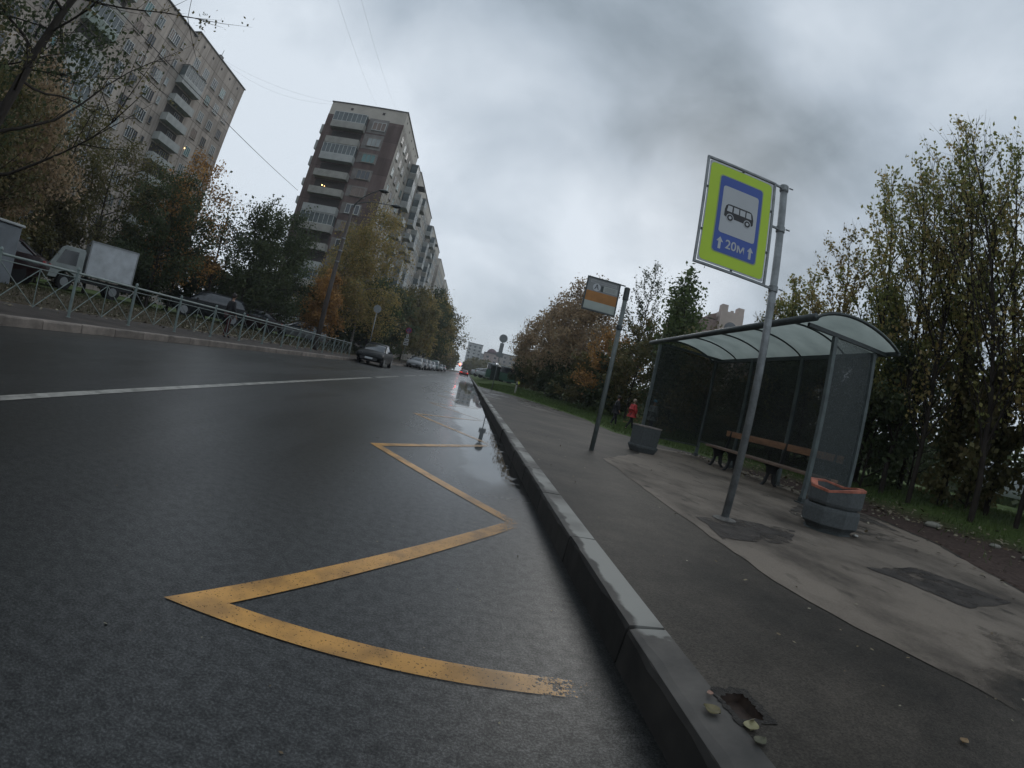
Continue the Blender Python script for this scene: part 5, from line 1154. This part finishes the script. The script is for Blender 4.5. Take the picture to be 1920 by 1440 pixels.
# --- distant skyline
def block(x, y, w_, d_, h_, label, c, roof=None, rows=9, rz=0.0, dome=None):
    t = empty('distant_block', (x, y, 0), rz, label, 'building', None)
    mt_ = panelmat('far_panel_' + c[0], c[1], tuple(min(1, v * 1.15) for v in c[1]), pw=3.4)
    MB().box((0, 0, h_ / 2), (w_, d_, h_)).build('wall', mt_, t)
    MB().box((0, 0, h_ + .3), (w_ + .5, d_ + .5, .6)).build('roof', ROOFE, t)
    mb = MB(); n = int(w_ / 4)
    for r_ in range(rows):
        for i in range(n): mb.box((-w_ / 2 + (i + .5) * w_ / n, -d_ / 2 - .02, h_ - 2.4 - r_ * 3.0), (1.7, .1, 1.5))
        for i in range(int(d_ / 4)):
            for s_ in (-1, 1): mb.box((s_ * (w_ / 2 + .02), -d_ / 2 + (i + .5) * d_ / int(d_ / 4), h_ - 2.4 - r_ * 3.0), (.1, 1.7, 1.5))
    tag(mb.build('window', WGL, t), kind='stuff')
    if dome: m3 = MB(); m3.lathe([(dome, 0), (dome * .95, dome * .4), (dome * .7, dome * .75), (dome * .3, dome * .95), (.1, dome)], c=(0, 0, h_ + .6), n=18); m3.build('dome', mat('dome_maroon', (.09, .045, .055), .6), t, smooth=True)
    return t
block(1.0, 430, 13, 30, 27, 'tall pale slab block furthest down the road', ('pale', (.36, .36, .36)))
block(9.5, 430, 10, 24, 20, 'lower pale block stepping down beside the tall slab', ('pale2', (.34, .345, .35)), rows=6)
block(13.4, 340, 10.5, 16, 17.6, 'pink tower block with a maroon dome behind the lit kiosk', ('pink', (.36, .29, .27)), dome=3.6, rows=5)
block(31, 360, 27, 16, 20.5, 'long brown roofed block behind the round sign', ('tan', (.30, .27, .25)), rows=6)
block(52, 380, 15, 16, 23.5, 'grey block just left of the birch thicket', ('grey', (.27, .27, .28)), rows=7)
t = empty('brick_building', (49.2, 90, 0), R(-12), 'pink walled building with corner turrets and arched top window above the shelter', 'building'); t.scale = (1, 1, .945)
PKW = mat('pink_render', (.44, .36, .32), .85, var=.15, scale=.3); BRW = mat('brown_brick', (.22, .155, .135), .85, var=.3, scale=2)
MB().box((-6.5, 1, 11.9), (9, 12, 23.8)).build('wing', BRW, t); MB().box((8.5, 1, 11.9), (13, 12, 23.8)).build('wing', BRW, t)
tw = MB().box((0, 0, 13.0), (4.9, 12.5, 26.0)).build('tower', PKW, t)
MB().box((-1.75, -5.2, 26.7), (1.3, 2, 1.4)).build('turret', PKW, t); MB().box((1.75, -5.2, 26.7), (1.3, 2, 1.4)).build('turret', PKW, t); MB().box((0, -5.6, 26.2), (.5, .8, .5)).build('turret', PKW, t)
MB().prism([(1.35 * math.cos(R(a)), 22.5 + 1.35 * math.sin(R(a))) for a in range(0, 181, 15)] + [(-1.35, 20.5), (1.35, 20.5)], -6.33, -6.27).build('arched_window', WGL, t)
MB().prism([(-4.7, 24.0), (-4.7, 24.6), (-3, 25.4), (-3, 24.0)], -5, 6).build('brick_gable', BRW, t)

# ------------------------------------------------------------------ overhead cables
CB = mat('cable_black', (.01, .01, .01), .6); CBF = mat('cable_thin', (.25, .25, .27), .6)
def cable(a, b_, sag, r, label, mt_=CB, n=24, group=None):
    a, b_ = Vector(a), Vector(b_); pts = [a.lerp(b_, i / n) - Vector((0, 0, sag * 4 * (i / n) * (1 - i / n))) for i in range(n + 1)]
    o = MB().tube(pts, r, 5).build('overhead_cable', mt_, None); tag(o, label, 'cable', group); return o
def at(px, py, Y=None, X=None):
    d = pixdir(px, py); k = Y / d.y if Y is not None else X / d.x; return d * k + Vector((0, 0, .9))
cable(at(558.5, 357, Y=66.5), at(150, -60, Y=14), .35, .028, 'thick black cable crossing in front of the beige block to the red end wall')
cable(at(417, 111, X=-46.3), at(628, 192, Y=66), 1.1, .009, 'thin cable sagging from the beige roof to the red block roof', CBF)
cable(at(417, 113, X=-46.3), at(640, 196, Y=66), 2.1, .008, 'lower hanging thin cable between the two block roofs', CBF)
cable(at(706, 197, Y=66.5), at(615, -60, Y=22), .4, .006, 'faint cable rising from the middle of the red block roof', CBF)
cable(at(742, 203, Y=66.5), at(662, -60, Y=22), .4, .006, 'faint cable rising from the right corner of the red block roof', CBF)

# ------------------------------------------------------------------ trees on the right
GP = 'tall saplings behind the shelter'
T = tree
T('poplar_tree', 10.2, 6.6, 9.5, 'poplar', 'poplar', 5745, .078, 'tallest slim sapling reaching highest at upper right', group=GP, seed=1)
T('poplar_tree', 9.6, 7.9, 8.4, 'poplar', 'poplar', 4838, .078, 'slim sapling just left of the tallest one', group=GP, seed=2)
T('poplar_tree', 10.0, 9.2, 8.8, 'poplar', 'poplar', 5140, .078, 'yellow green sapling whose top stands right of the blue sign', group=GP, seed=3)
T('poplar_tree', 10.2, 11.0, 7.6, 'poplar', 'golden', 4838, .078, 'golden tinged sapling above the right end of the shelter roof', group=GP, seed=4)
T('poplar_tree', 10.8, 13.2, 6.6, 'poplar', 'poplar', 3931, .078, 'lower sapling left of the golden tinged one', group=GP, seed=5)
T('poplar_tree', 10.6, 5.6, 8.6, 'poplar', 'poplar', 4838, .078, 'leafy sapling right of the tallest one', group=GP, seed=6)
T('poplar_tree', 9.9, 4.5, 7.4, 'poplar', 'golden', 3931, .078, 'sparse sapling with bare tip near the right border', group=GP, seed=7)
T('poplar_tree', 10.4, 3.6, 7.0, 'poplar', 'poplar', 3628, .078, 'sapling cut by the right border of the view', group=GP, seed=8)
T('poplar_tree', 12.6, 8.2, 8.2, 'poplar', 'green', 4838, .085, 'second row sapling with darker leaves behind the tallest', group=GP, seed=9)
T('poplar_tree', 12.8, 11.8, 7.0, 'poplar', 'green', 4536, .085, 'dark second row sapling behind the golden tinged one', group=GP, seed=10)
T('poplar_tree', 13.2, 5.6, 7.5, 'poplar', 'green', 4536, .085, 'dark second row sapling near the right border', group=GP, seed=11)
T('poplar_tree', 12.0, 16.0, 6.0, 'poplar', 'pale', 1000, .09, 'thin nearly leafless sapling above the shelter roof right of the sign post', group=GP, seed=12)
T('poplar_tree', 12.4, 19.0, 6.2, 'poplar', 'pale', 800, .09, 'thin nearly leafless sapling above the shelter roof left of the sign post', group=GP, seed=13)
T('poplar_tree', 9.4, 6.9, 7.6, 'poplar', 'golden', 1080, .075, 'thin sapling with few yellow leaves between the two tallest', group=GP, seed=214)
T('poplar_tree', 10.9, 8.4, 8.9, 'poplar', 'poplar', 1008, .075, 'thin sparse sapling whose bare tip rises beside the tallest', group=GP, seed=215)
T('poplar_tree', 9.6, 12.6, 6.0, 'poplar', 'poplar', 4200, .08, 'leafy sapling right of the sign post above the shelter roof', group=GP, seed=218)
T('poplar_tree', 10.2, 14.8, 5.9, 'poplar', 'golden', 3600, .08, 'yellowing sapling just right of the sign post above the shelter roof', group=GP, seed=219)
T('poplar_tree', 11.2, 15.0, 6.2, 'poplar', 'poplar', 1872, .085, 'low sapling between the shelter roof and the golden tinged one', group=GP, seed=216)
T('poplar_tree', 9.3, 5.2, 8.6, 'poplar', 'poplar', 1008, .075, 'thin sparse sapling nearest the bin side, right of the tallest', group=GP, seed=217)
GB = 'undergrowth behind the shelter'
for i, (x, y, h, lf, lb) in enumerate(((10.6, 3.2, 3.2, 'dark', 'dark bush at the right border below the saplings'), (10.4, 6.0, 3.0, 'olive', 'dark bush right of the near bin below the tallest sapling'), (9.6, 8.6, 3.6, 'dark', 'dark bush seen past the right side panel of the shelter'), (9.6, 11.4, 3.8, 'dark', 'dark bush behind the right half of the shelter'),
        (10.0, 14.6, 4.0, 'dark', 'dark bush behind the middle of the shelter'), (9.8, 18.2, 4.0, 'olive', 'olive bush behind the left half of the shelter'), (10.2, 22.2, 4.2, 'dark', 'dark bush behind the far end of the shelter'), (13.6, 4.5, 4.0, 'dark', 'deep shaded bush behind the trunks at right'), (13.4, 10.0, 4.4, 'dark', 'deep shaded bush behind the right side panel'), (13.2, 15.0, 4.6, 'dark', 'deep shaded bush behind the shelter centre'))):
    T('bush', x, y, h, 'bush', lf, 6500, .10, lb, 'bush', GB, seed=40 + i, spread=.35, wood=False)
T('green_tree', 10.6, 23.6, 8.6, 'poplar', 'green', 4200, .16, 'full green tree rising above the left end of the shelter roof', seed=21, spread=.35)
T('green_tree', 11.8, 27.5, 8.3, 'poplar', 'green', 3600, .17, 'green tree with a feathery edge left of the fuller one', seed=22, spread=.3)
T('poplar_tree', 14.0, 41.0, 14.2, 'poplar', 'dark', 2300, .17, 'tall isolated narrow spire poplar right of the route board', seed=23, lean=(.02, 0))
T('green_tree', 9.4, 26.5, 5.6, 'round', 'olive', 5000, .16, 'rounded olive tree just right of the route board post', seed=24, spread=.4)
T('green_tree', 9.0, 30.5, 5.4, 'round', 'orange', 3200, .17, 'small orange brown tree between the post and the green trees', seed=25, spread=.4)
GBB = 'brown birch thicket beyond the route board'
for i, (x, y, h, n, lb) in enumerate(((9.2, 38.0, 10.4, 7000, 'brown weeping birch directly behind the route board'), (8.6, 42.5, 11.2, 7000, 'pale brown birch left of the route board'), (8.0, 47.5, 10.3, 6000, 'feathery brown birch in the middle of the thicket'), (7.4, 54.0, 9.4, 5000, 'brown birch towards the left end of the thicket'), (6.7, 60.0, 7.6, 3500, 'sparse grey brown birch at the left end of the thicket'))):
    T('birch_tree', x, y, h, 'birch', 'brown', n, .20, lb, group=GBB, seed=60 + i, bark=BIRCHB, spread=.45)
GD = 'dark bushes along the verge'
for i, (x, y, h, lf) in enumerate(((8.9, 29.5, 3.4, 'dark'), (8.6, 34, 3.6, 'olive'), (8.0, 39, 3.6, 'dark'), (7.6, 44, 3.7, 'dark'), (7.2, 50, 3.4, 'olive'), (6.5, 56, 3.2, 'dark'))):
    T('bush', x, y, h, 'bush', lf, 4500, .20, 'low dark bush under the birches, ' + ('nearest to the walking children', 'second from the walking children', 'right of the thicket middle', 'below the pale brown birch', 'below the feathery brown birch', 'at the far left end beside the green bus')[i], 'bush', GD, seed=80 + i, spread=.5, wood=False)

# ------------------------------------------------------------------ trees on the left
T('bare_tree', -10.9, 5.9, 12.5, 'bare', 'olive', 2200, .065, 'dark trunked nearly bare tree at the upper left corner', seed=101, lean=(.02, .03), sides=6)
T('leafy_tree', -12.6, 4.9, 9.5, 'round', 'dark', 6500, .12, 'dark leafed tree on the extreme left border', seed=102, spread=.5)
T('leafy_tree', -17.5, 11.6, 8.2, 'birch', 'brown', 5200, .15, 'dull brown tree rising between the kiosk and the truck', seed=231, spread=.5)
T('leafy_tree', -23.0, 14.5, 10.5, 'birch', 'brown', 5200, .15, 'tall dull brown tree against the beige block behind the truck', seed=232, spread=.5)
T('leafy_tree', -15.0, 7.0, 7.4, 'birch', 'olive', 5200, .14, 'olive brown tree behind the kiosk at the left border', seed=233, spread=.5)
T('leafy_tree', -20.5, 25.0, 7.6, 'round', 'green', 5200, .16, 'dull green tree behind the estate car below the orange crown', seed=234, spread=.5)
GL = 'autumn trees behind the railing'
for i, (x, y, h, kd, lf, n, lb) in enumerate((
    (-16.6, 9.6, 6.6, 'round', 'olive', 5200, 'brown green tree behind the grey kiosk'),
    (-19.5, 13.0, 8.4, 'birch', 'olive', 3800, 'thin olive brown tree above the truck cab'),
    (-21.0, 17.0, 8.8, 'birch', 'olive', 4200, 'olive tree behind the white truck box'),
    (-17.6, 22.0, 7.2, 'round', 'dark', 6000, 'dark green tree right of the truck box'),
    (-17.6, 24.0, 9.4, 'birch', 'orange', 3800, 'orange crowned tree in front of the corner of the beige block'),
    (-20.5, 20.0, 8.2, 'round', 'olive', 4500, 'broad olive tree left of the orange crowned one'),
    (-16.2, 26.0, 7.8, 'bare', 'dark', 700, 'leafless twiggy tree right of the orange crowned one'))):
    T('leafy_tree' if kd != 'bare' else 'bare_tree', x, y, h, kd, lf, n, .15, lb, group=GL, seed=110 + i, spread=.4)
T('leafy_tree', -15.8, 29.5, 7.6, 'round', 'dark', 7000, .17, 'dense dark green tree between the two blocks', seed=121, spread=.45)
T('leafy_tree', -15.6, 33.8, 8.8, 'round', 'dark', 7000, .18, 'dense dark green tree touching the left edge of the red end wall', seed=122, spread=.45)
T('leafy_tree', -17.0, 36.5, 7.0, 'round', 'green', 5000, .18, 'green tree low in front of the red end wall', seed=123, spread=.45)
T('leafy_tree', -12.2, 36.0, 6.0, 'birch', 'orange', 4000, .17, 'low orange tree beside the lamp column', seed=124, spread=.45)
T('birch_tree', -11.2, 43.5, 14.6, 'birch', 'golden', 8500, .19, 'big golden birch in front of the red block corner', seed=125, spread=.4, bark=BIRCHB)
T('birch_tree', -12.9, 40.5, 11.2, 'birch', 'golden', 6000, .19, 'golden birch touching the lamp column', seed=126, spread=.4, bark=BIRCHB)
T('leafy_tree', -11.0, 49.0, 8.0, 'round', 'dark', 6000, .20, 'dark tree under the big golden birch', seed=127, spread=.5)
GR = 'street trees receding down the left pavement'
desc = ['with yellow green leaves beside the no stopping sign', 'dark and dense behind the no stopping sign', 'with brown crown above the silver saloon', 'with olive crown above the dark grey saloon', 'with tall golden crown hiding the block foot', 'dark green above the tall off road car', 'brown and tall where the stepped facade ends', 'olive, midway to the traffic light', 'brown, three quarters of the way to the traffic light', 'last dark one before the traffic light']
for i, (x, y, h, kd, lf, n) in enumerate(((-12.6, 54, 8.0, 'round', 'green', 5500), (-12.4, 62, 9.2, 'round', 'dark', 5500), (-12.0, 70, 10.5, 'birch', 'olive', 5500), (-11.6, 79, 12.0, 'round', 'olive', 5500), (-10.2, 89, 14.0, 'birch', 'golden', 5500), (-10.0, 100, 15.0, 'round', 'dark', 5500),
        (-9.6, 112, 18.0, 'birch', 'golden', 5500), (-9.4, 128, 17.0, 'round', 'olive', 5000), (-11.0, 146, 16.5, 'birch', 'brown', 4500), (-12.5, 168, 16.0, 'round', 'dark', 4500))):
    T('street_tree', x, y, h, kd, lf, n, .24 + y * .0016, 'street tree ' + desc[i], group=GR, seed=140 + i, spread=.55, wood=False)
GH = 'hedge bushes in front of the blocks'
hl = ['at the left border behind the kiosk', 'behind the maroon car', 'behind the truck cab', 'behind the truck box', 'right of the truck box', 'behind the dark estate car', 'left of the dark red car', 'behind the dark red car', 'below the dense dark green tree', 'left of the lamp column foot', 'right of the lamp column foot', 'behind the round sign on the left']
for i, (x, y, h) in enumerate(((-19, 6.5, 3.6), (-22, 10, 3.6), (-22.5, 13.5, 3.8), (-22.5, 18.5, 4.0), (-19.8, 23.5, 3.6), (-18.5, 27, 3.8), (-19, 31.5, 3.8), (-19.5, 36, 4.0), (-17.5, 33, 3.6), (-15, 40.5, 3.6), (-12.8, 45, 3.4), (-11.6, 50.5, 3.4))):
    T('bush', x, y, h, 'bush', 'dark' if i % 3 else 'olive', 4200, .20, 'dark bush ' + hl[i], 'bush', GH, seed=170 + i, spread=.5, wood=False)
# far wood where the road ends, too distant to count
rs = np.random.RandomState(5)
C_ = []
for (xa, xb, ya, yb, h, n) in ((-24, -9, 200, 300, 14, 9000), (-3, 26, 250, 330, 11, 16000), (24, 70, 240, 320, 12, 9000), (-60, -14, 250, 320, 14, 4000)):
    cx_ = rs.uniform(xa, xb, n // 160); cy_ = rs.uniform(ya, yb, n // 160); ch = rs.uniform(.55, 1, n // 160) * h
    i = rs.randint(0, len(cx_), n); p = rs.normal(size=(n, 3)); p /= np.linalg.norm(p, axis=1)[:, None]; rr_ = rs.uniform(.5, 1, (n, 1)) ** .5
    C_.append(np.stack([cx_[i], cy_[i], ch[i] * .55], 1) + p * rr_ * np.stack([ch[i] * .33, ch[i] * .33, ch[i] * .48], 1))
o = leaves('distant_wood', np.concatenate(C_), 1.1, LM['olive'], None, rs); tag(o, 'hazy mass of olive and brown trees where the road ends', 'woodland', kind='stuff')
o = leaves('shrub_belt', np.stack([rs.uniform(15, 70, 26000), rs.uniform(-6, 60, 26000), np.abs(rs.normal(0, 1.6, 26000)) + .5], 1)[lambda a: (a[:, 0] > 22) | (a[:, 1] > 34)] if False else (lambda a: a[(a[:, 0] > 26) | (a[:, 1] > 30)])(np.stack([rs.uniform(15, 60, 26000), rs.uniform(-6, 60, 26000), np.abs(rs.normal(0, 1.5, 26000)) + .6], 1)), .55, LM['dark'], None, rs)
tag(o, 'dark belt of shrubs far behind the right hand trees', 'shrubs', kind='stuff')

# ------------------------------------------------------------------ grass and fallen leaves
def blades(name, n, xr, yr, keep, hmin, hmax, wd, mt_, seed):
    rs = np.random.RandomState(seed); x = rs.uniform(*xr, n); y = yr[0] + (yr[1] - yr[0]) * rs.uniform(0, 1, n) ** 1.5
    k = np.array([keep(a, b_) for a, b_ in zip(x, y)]); x, y = x[k], y[k]; z = np.array([terr(a, b_) for a, b_ in zip(x, y)]) - .01; n = len(x)
    h = rs.uniform(hmin, hmax, n); a = rs.uniform(0, 6.28, n); sc = 1 + y / 18; w_ = wd * sc; lx, ly = rs.normal(0, .4, n) * h, rs.normal(0, .4, n) * h
    c, s = np.cos(a) * w_, np.sin(a) * w_
    V = np.stack([np.stack([x - c, y - s, z], 1), np.stack([x + c, y + s, z], 1), np.stack([x + c * .3 + lx, y + s * .3 + ly, z + h], 1), np.stack([x - c * .3 + lx, y - s * .3 + ly, z + h], 1)], 1).reshape(-1, 3)
    return fast_mesh(name, V, np.arange(n * 4).reshape(-1, 4), mt_)
GRM = leafmat('grass_blades', [(.022, .040, .008), (.045, .075, .015), (.075, .105, .025)], trans=.2, k=1.6)
GRM2 = leafmat('grass_blades_muddy', [(.035, .030, .015), (.05, .055, .015), (.06, .05, .03)], trans=.2, k=1.0)
def keep_r(x, y):
    if x < edge(y) + .12: return False
    d = 8.6 + .5 * math.sin(y * 2.3) + .3 * math.sin(y * 5.1 + 1)
    if y < 12 and x < d: return random.random() < .04
    return True
o = blades('grass', 90000, (1.0, 15), (-2, 46), keep_r, .05, .13, .006, GRM, 31); tag(o, 'green autumn grass on the right verge', 'grass', kind='stuff')
o = blades('grass', 45000, (-16, -10.2), (3, 50), lambda x, y: random.random() < .45, .03, .09, .008, GRM2, 32); tag(o, 'thin muddy grass behind the railing', 'grass', kind='stuff')
LITM = leafmat('fallen_leaf_litter', [(.10, .06, .03), (.22, .17, .09), (.30, .28, .19), (.16, .09, .04)], trans=0, k=.8)
def litter(name, n, f, size, seed, label):
    rs = np.random.RandomState(seed); P_ = np.array([f(rs) for _ in range(n)])
    a = rs.normal(size=(n, 3)) * [1, 1, .22]; a /= np.linalg.norm(a, axis=1)[:, None]; b_ = np.stack([-a[:, 1], a[:, 0], rs.normal(0, .25, n)], 1); b_ /= np.linalg.norm(b_, axis=1)[:, None]
    s = size * rs.uniform(.5, 1.3, (n, 1)) * .5; V = np.stack([P_ - a * s * 1.3, P_ + b_ * s, P_ + a * s * 1.3, P_ - b_ * s], 1).reshape(-1, 3)
    o = fast_mesh(name, V, np.arange(n * 4).reshape(-1, 4), LITM); tag(o, label, 'leaves', kind='stuff')
def f1(rs):
    y = rs.uniform(1.2, 14); x = 8.2 + rs.normal(0, .55) + .3 * math.sin(y * 2); return (x, y, terr(x, y) + .02)
def f2(rs):
    y = rs.uniform(5.5, 11.3); x = 6.15 + rs.normal(0, .22); return (x, y, (KH + .012) if x < 6.5 else terr(x, y) + .015)
def f3(rs):
    y = rs.uniform(0, 12); x = rs.uniform(4.5, 9.5); return (x, y, max(terr(x, y), KH) + .012)
def f4(rs):
    y = rs.uniform(5, 40); x = rs.uniform(-14, -9); return (x, y, terr(x, y) + .02)
def f5(rs):
    return (rs.uniform(-4, .6), rs.uniform(.3, 7) ** 1.0, .004)
def f6(rs):
    y = rs.uniform(.2, 9); return (rs.uniform(.9, 5.5), y, KH + .014)
litter('road_grit', 260, f5, .009, 45, 'small pale grit scattered on the wet road'); litter('pavement_debris', 300, f6, .016, 46, 'small bits of leaf and grit scattered on the pavement')
litter('fallen_leaves', 900, f1, .07, 41, 'pale fallen leaves along the edge of the grass at right'); litter('fallen_leaves', 420, f2, .055, 42, 'fallen leaves drifted under the bench and rear rail')
litter('fallen_leaves', 380, f3, .05, 43, 'scattered leaves on the bare soil beside the pavement'); litter('fallen_leaves', 1500, f4, .09, 44, 'yellowish leaves on the ground behind the railing')
def one_leaf(x, y, z, s, rz, col, label, curl=.12):
    mb = MB(); n = 9; top = []
    for i in range(n + 1):
        u = i / n; wd = math.sin(math.pi * u ** .8) * .42
        top.append((u - .5, wd, curl * (abs(u - .5) ** 2) + .02)); 
    vs = [(a, b_, c) for a, b_, c in top] + [(a, 0, c - .05 - .03) for a, b_, c in top] + [(a, -b_, c + .03) for a, b_, c in top]
    m = n + 1; fs = [(i, i + 1, m + i + 1, m + i) for i in range(n)] + [(m + i, m + i + 1, 2 * m + i + 1, 2 * m + i) for i in range(n)]
    vs = [(a * s, b_ * s, c * s + .006) for a, b_, c in vs]
    o = mb.add(vs, fs).build('fallen_leaf', col, None, smooth=True); o.location = (x, y, z + .004); o.rotation_euler = (0, 0, rz); sm = o.modifiers.new('thickness', 'SOLIDIFY'); sm.thickness = .001
    tag(o, label, 'leaf', None); return o
LY = mat('leaf_pale_yellow', (.21, .195, .10), .6, var=.35, scale=40); LO = mat('leaf_olive_yellow', (.10, .085, .032), .6, var=.35, scale=40); LG_ = mat('leaf_grey_green', (.075, .075, .045), .7, var=.35, scale=40)
one_leaf(.90, .875, KH, .055, .9, LY, 'pale yellow leaf curled at the near corner of the pit')
one_leaf(.815, .955, KH, .055, 2.2, LO, 'dull olive yellow leaf on the kerb side of the pit')
one_leaf(.89, .81, KH, .045, .3, LG_, 'faded grey green leaf below the pale yellow one')
one_leaf(.85, 1.035, KH, .025, 1.4, mat('leaf_pinkish', (.25, .14, .10), .6), 'small pinkish leaf at the top corner of the pit')
one_leaf(1.62, .63, KH, .04, .2, mat('leaf_tan', (.20, .13, .06), .6), 'single tan leaf alone on the dark paving at lower right')
# pale stones half sunk along the grass edge and scraps of litter
STN = mat('pale_stone', (.22, .215, .18), .85, var=.35, scale=14, bump=.6)
for i, (x, y, s, lb) in enumerate(((7.7, 5.0, .24, 'largest pale stone at the grass edge nearest the bin'), (7.6, 3.7, .16, 'middle pale stone at the grass edge'), (7.3, 3.0, .17, 'pale stone at the grass edge nearest the right border'))):
    rs = np.random.RandomState(i); mb = MB(); mb.lathe([(.15, -.25), (.85, -.1), (1, .15), (.7, .38), (.25, .45)], n=10); mb.v = [(a * s * .9 * (1 + rs.normal(0, .09)), b_ * s * .5 * (1 + rs.normal(0, .09)), c * s * .62) for a, b_, c in mb.v]
    o = mb.build('stone', STN, None, smooth=True); o.location = (x, y, terr(x, y) + .02); tag(o, lb, 'stone', None)
for i, (x, y, lb) in enumerate(((3.95, 4.25, 'white scrap of paper at the left foot of the near bin'), (4.1, 3.55, 'white scrap of paper in front of the near bin'))):
    o = MB().box((0, 0, .012), (.07, .045, .02)).build('paper_scrap', mat('paper_white', (.5, .5, .47), .7), None, bevel=.006); o.location = (x, y, KH + .01); o.rotation_euler = (.1, .2, i * 1.1); tag(o, lb, 'litter')

# ------------------------------------------------------------------ damp air
hz = MB().box((0, 500, 23.5), (1020, 1420, 50)).build('haze', None); tag(hz, kind='stuff')
hm = D.materials.new('haze_air'); hm.use_nodes = True; hn = hm.node_tree; hn.nodes.clear()
ho = N(hn, 'ShaderNodeOutputMaterial'); hv = N(hn, 'ShaderNodeVolumePrincipled'); hv.inputs['Color'].default_value = (.86, .90, .96, 1); hv.inputs['Density'].default_value = 0.00055; hv.inputs['Anisotropy'].default_value = 0.0
L(hn, hv.outputs[0], ho.inputs['Volume']); hz.data.materials.clear(); hz.data.materials.append(hm)
scene.cycles.volume_bounces = 1
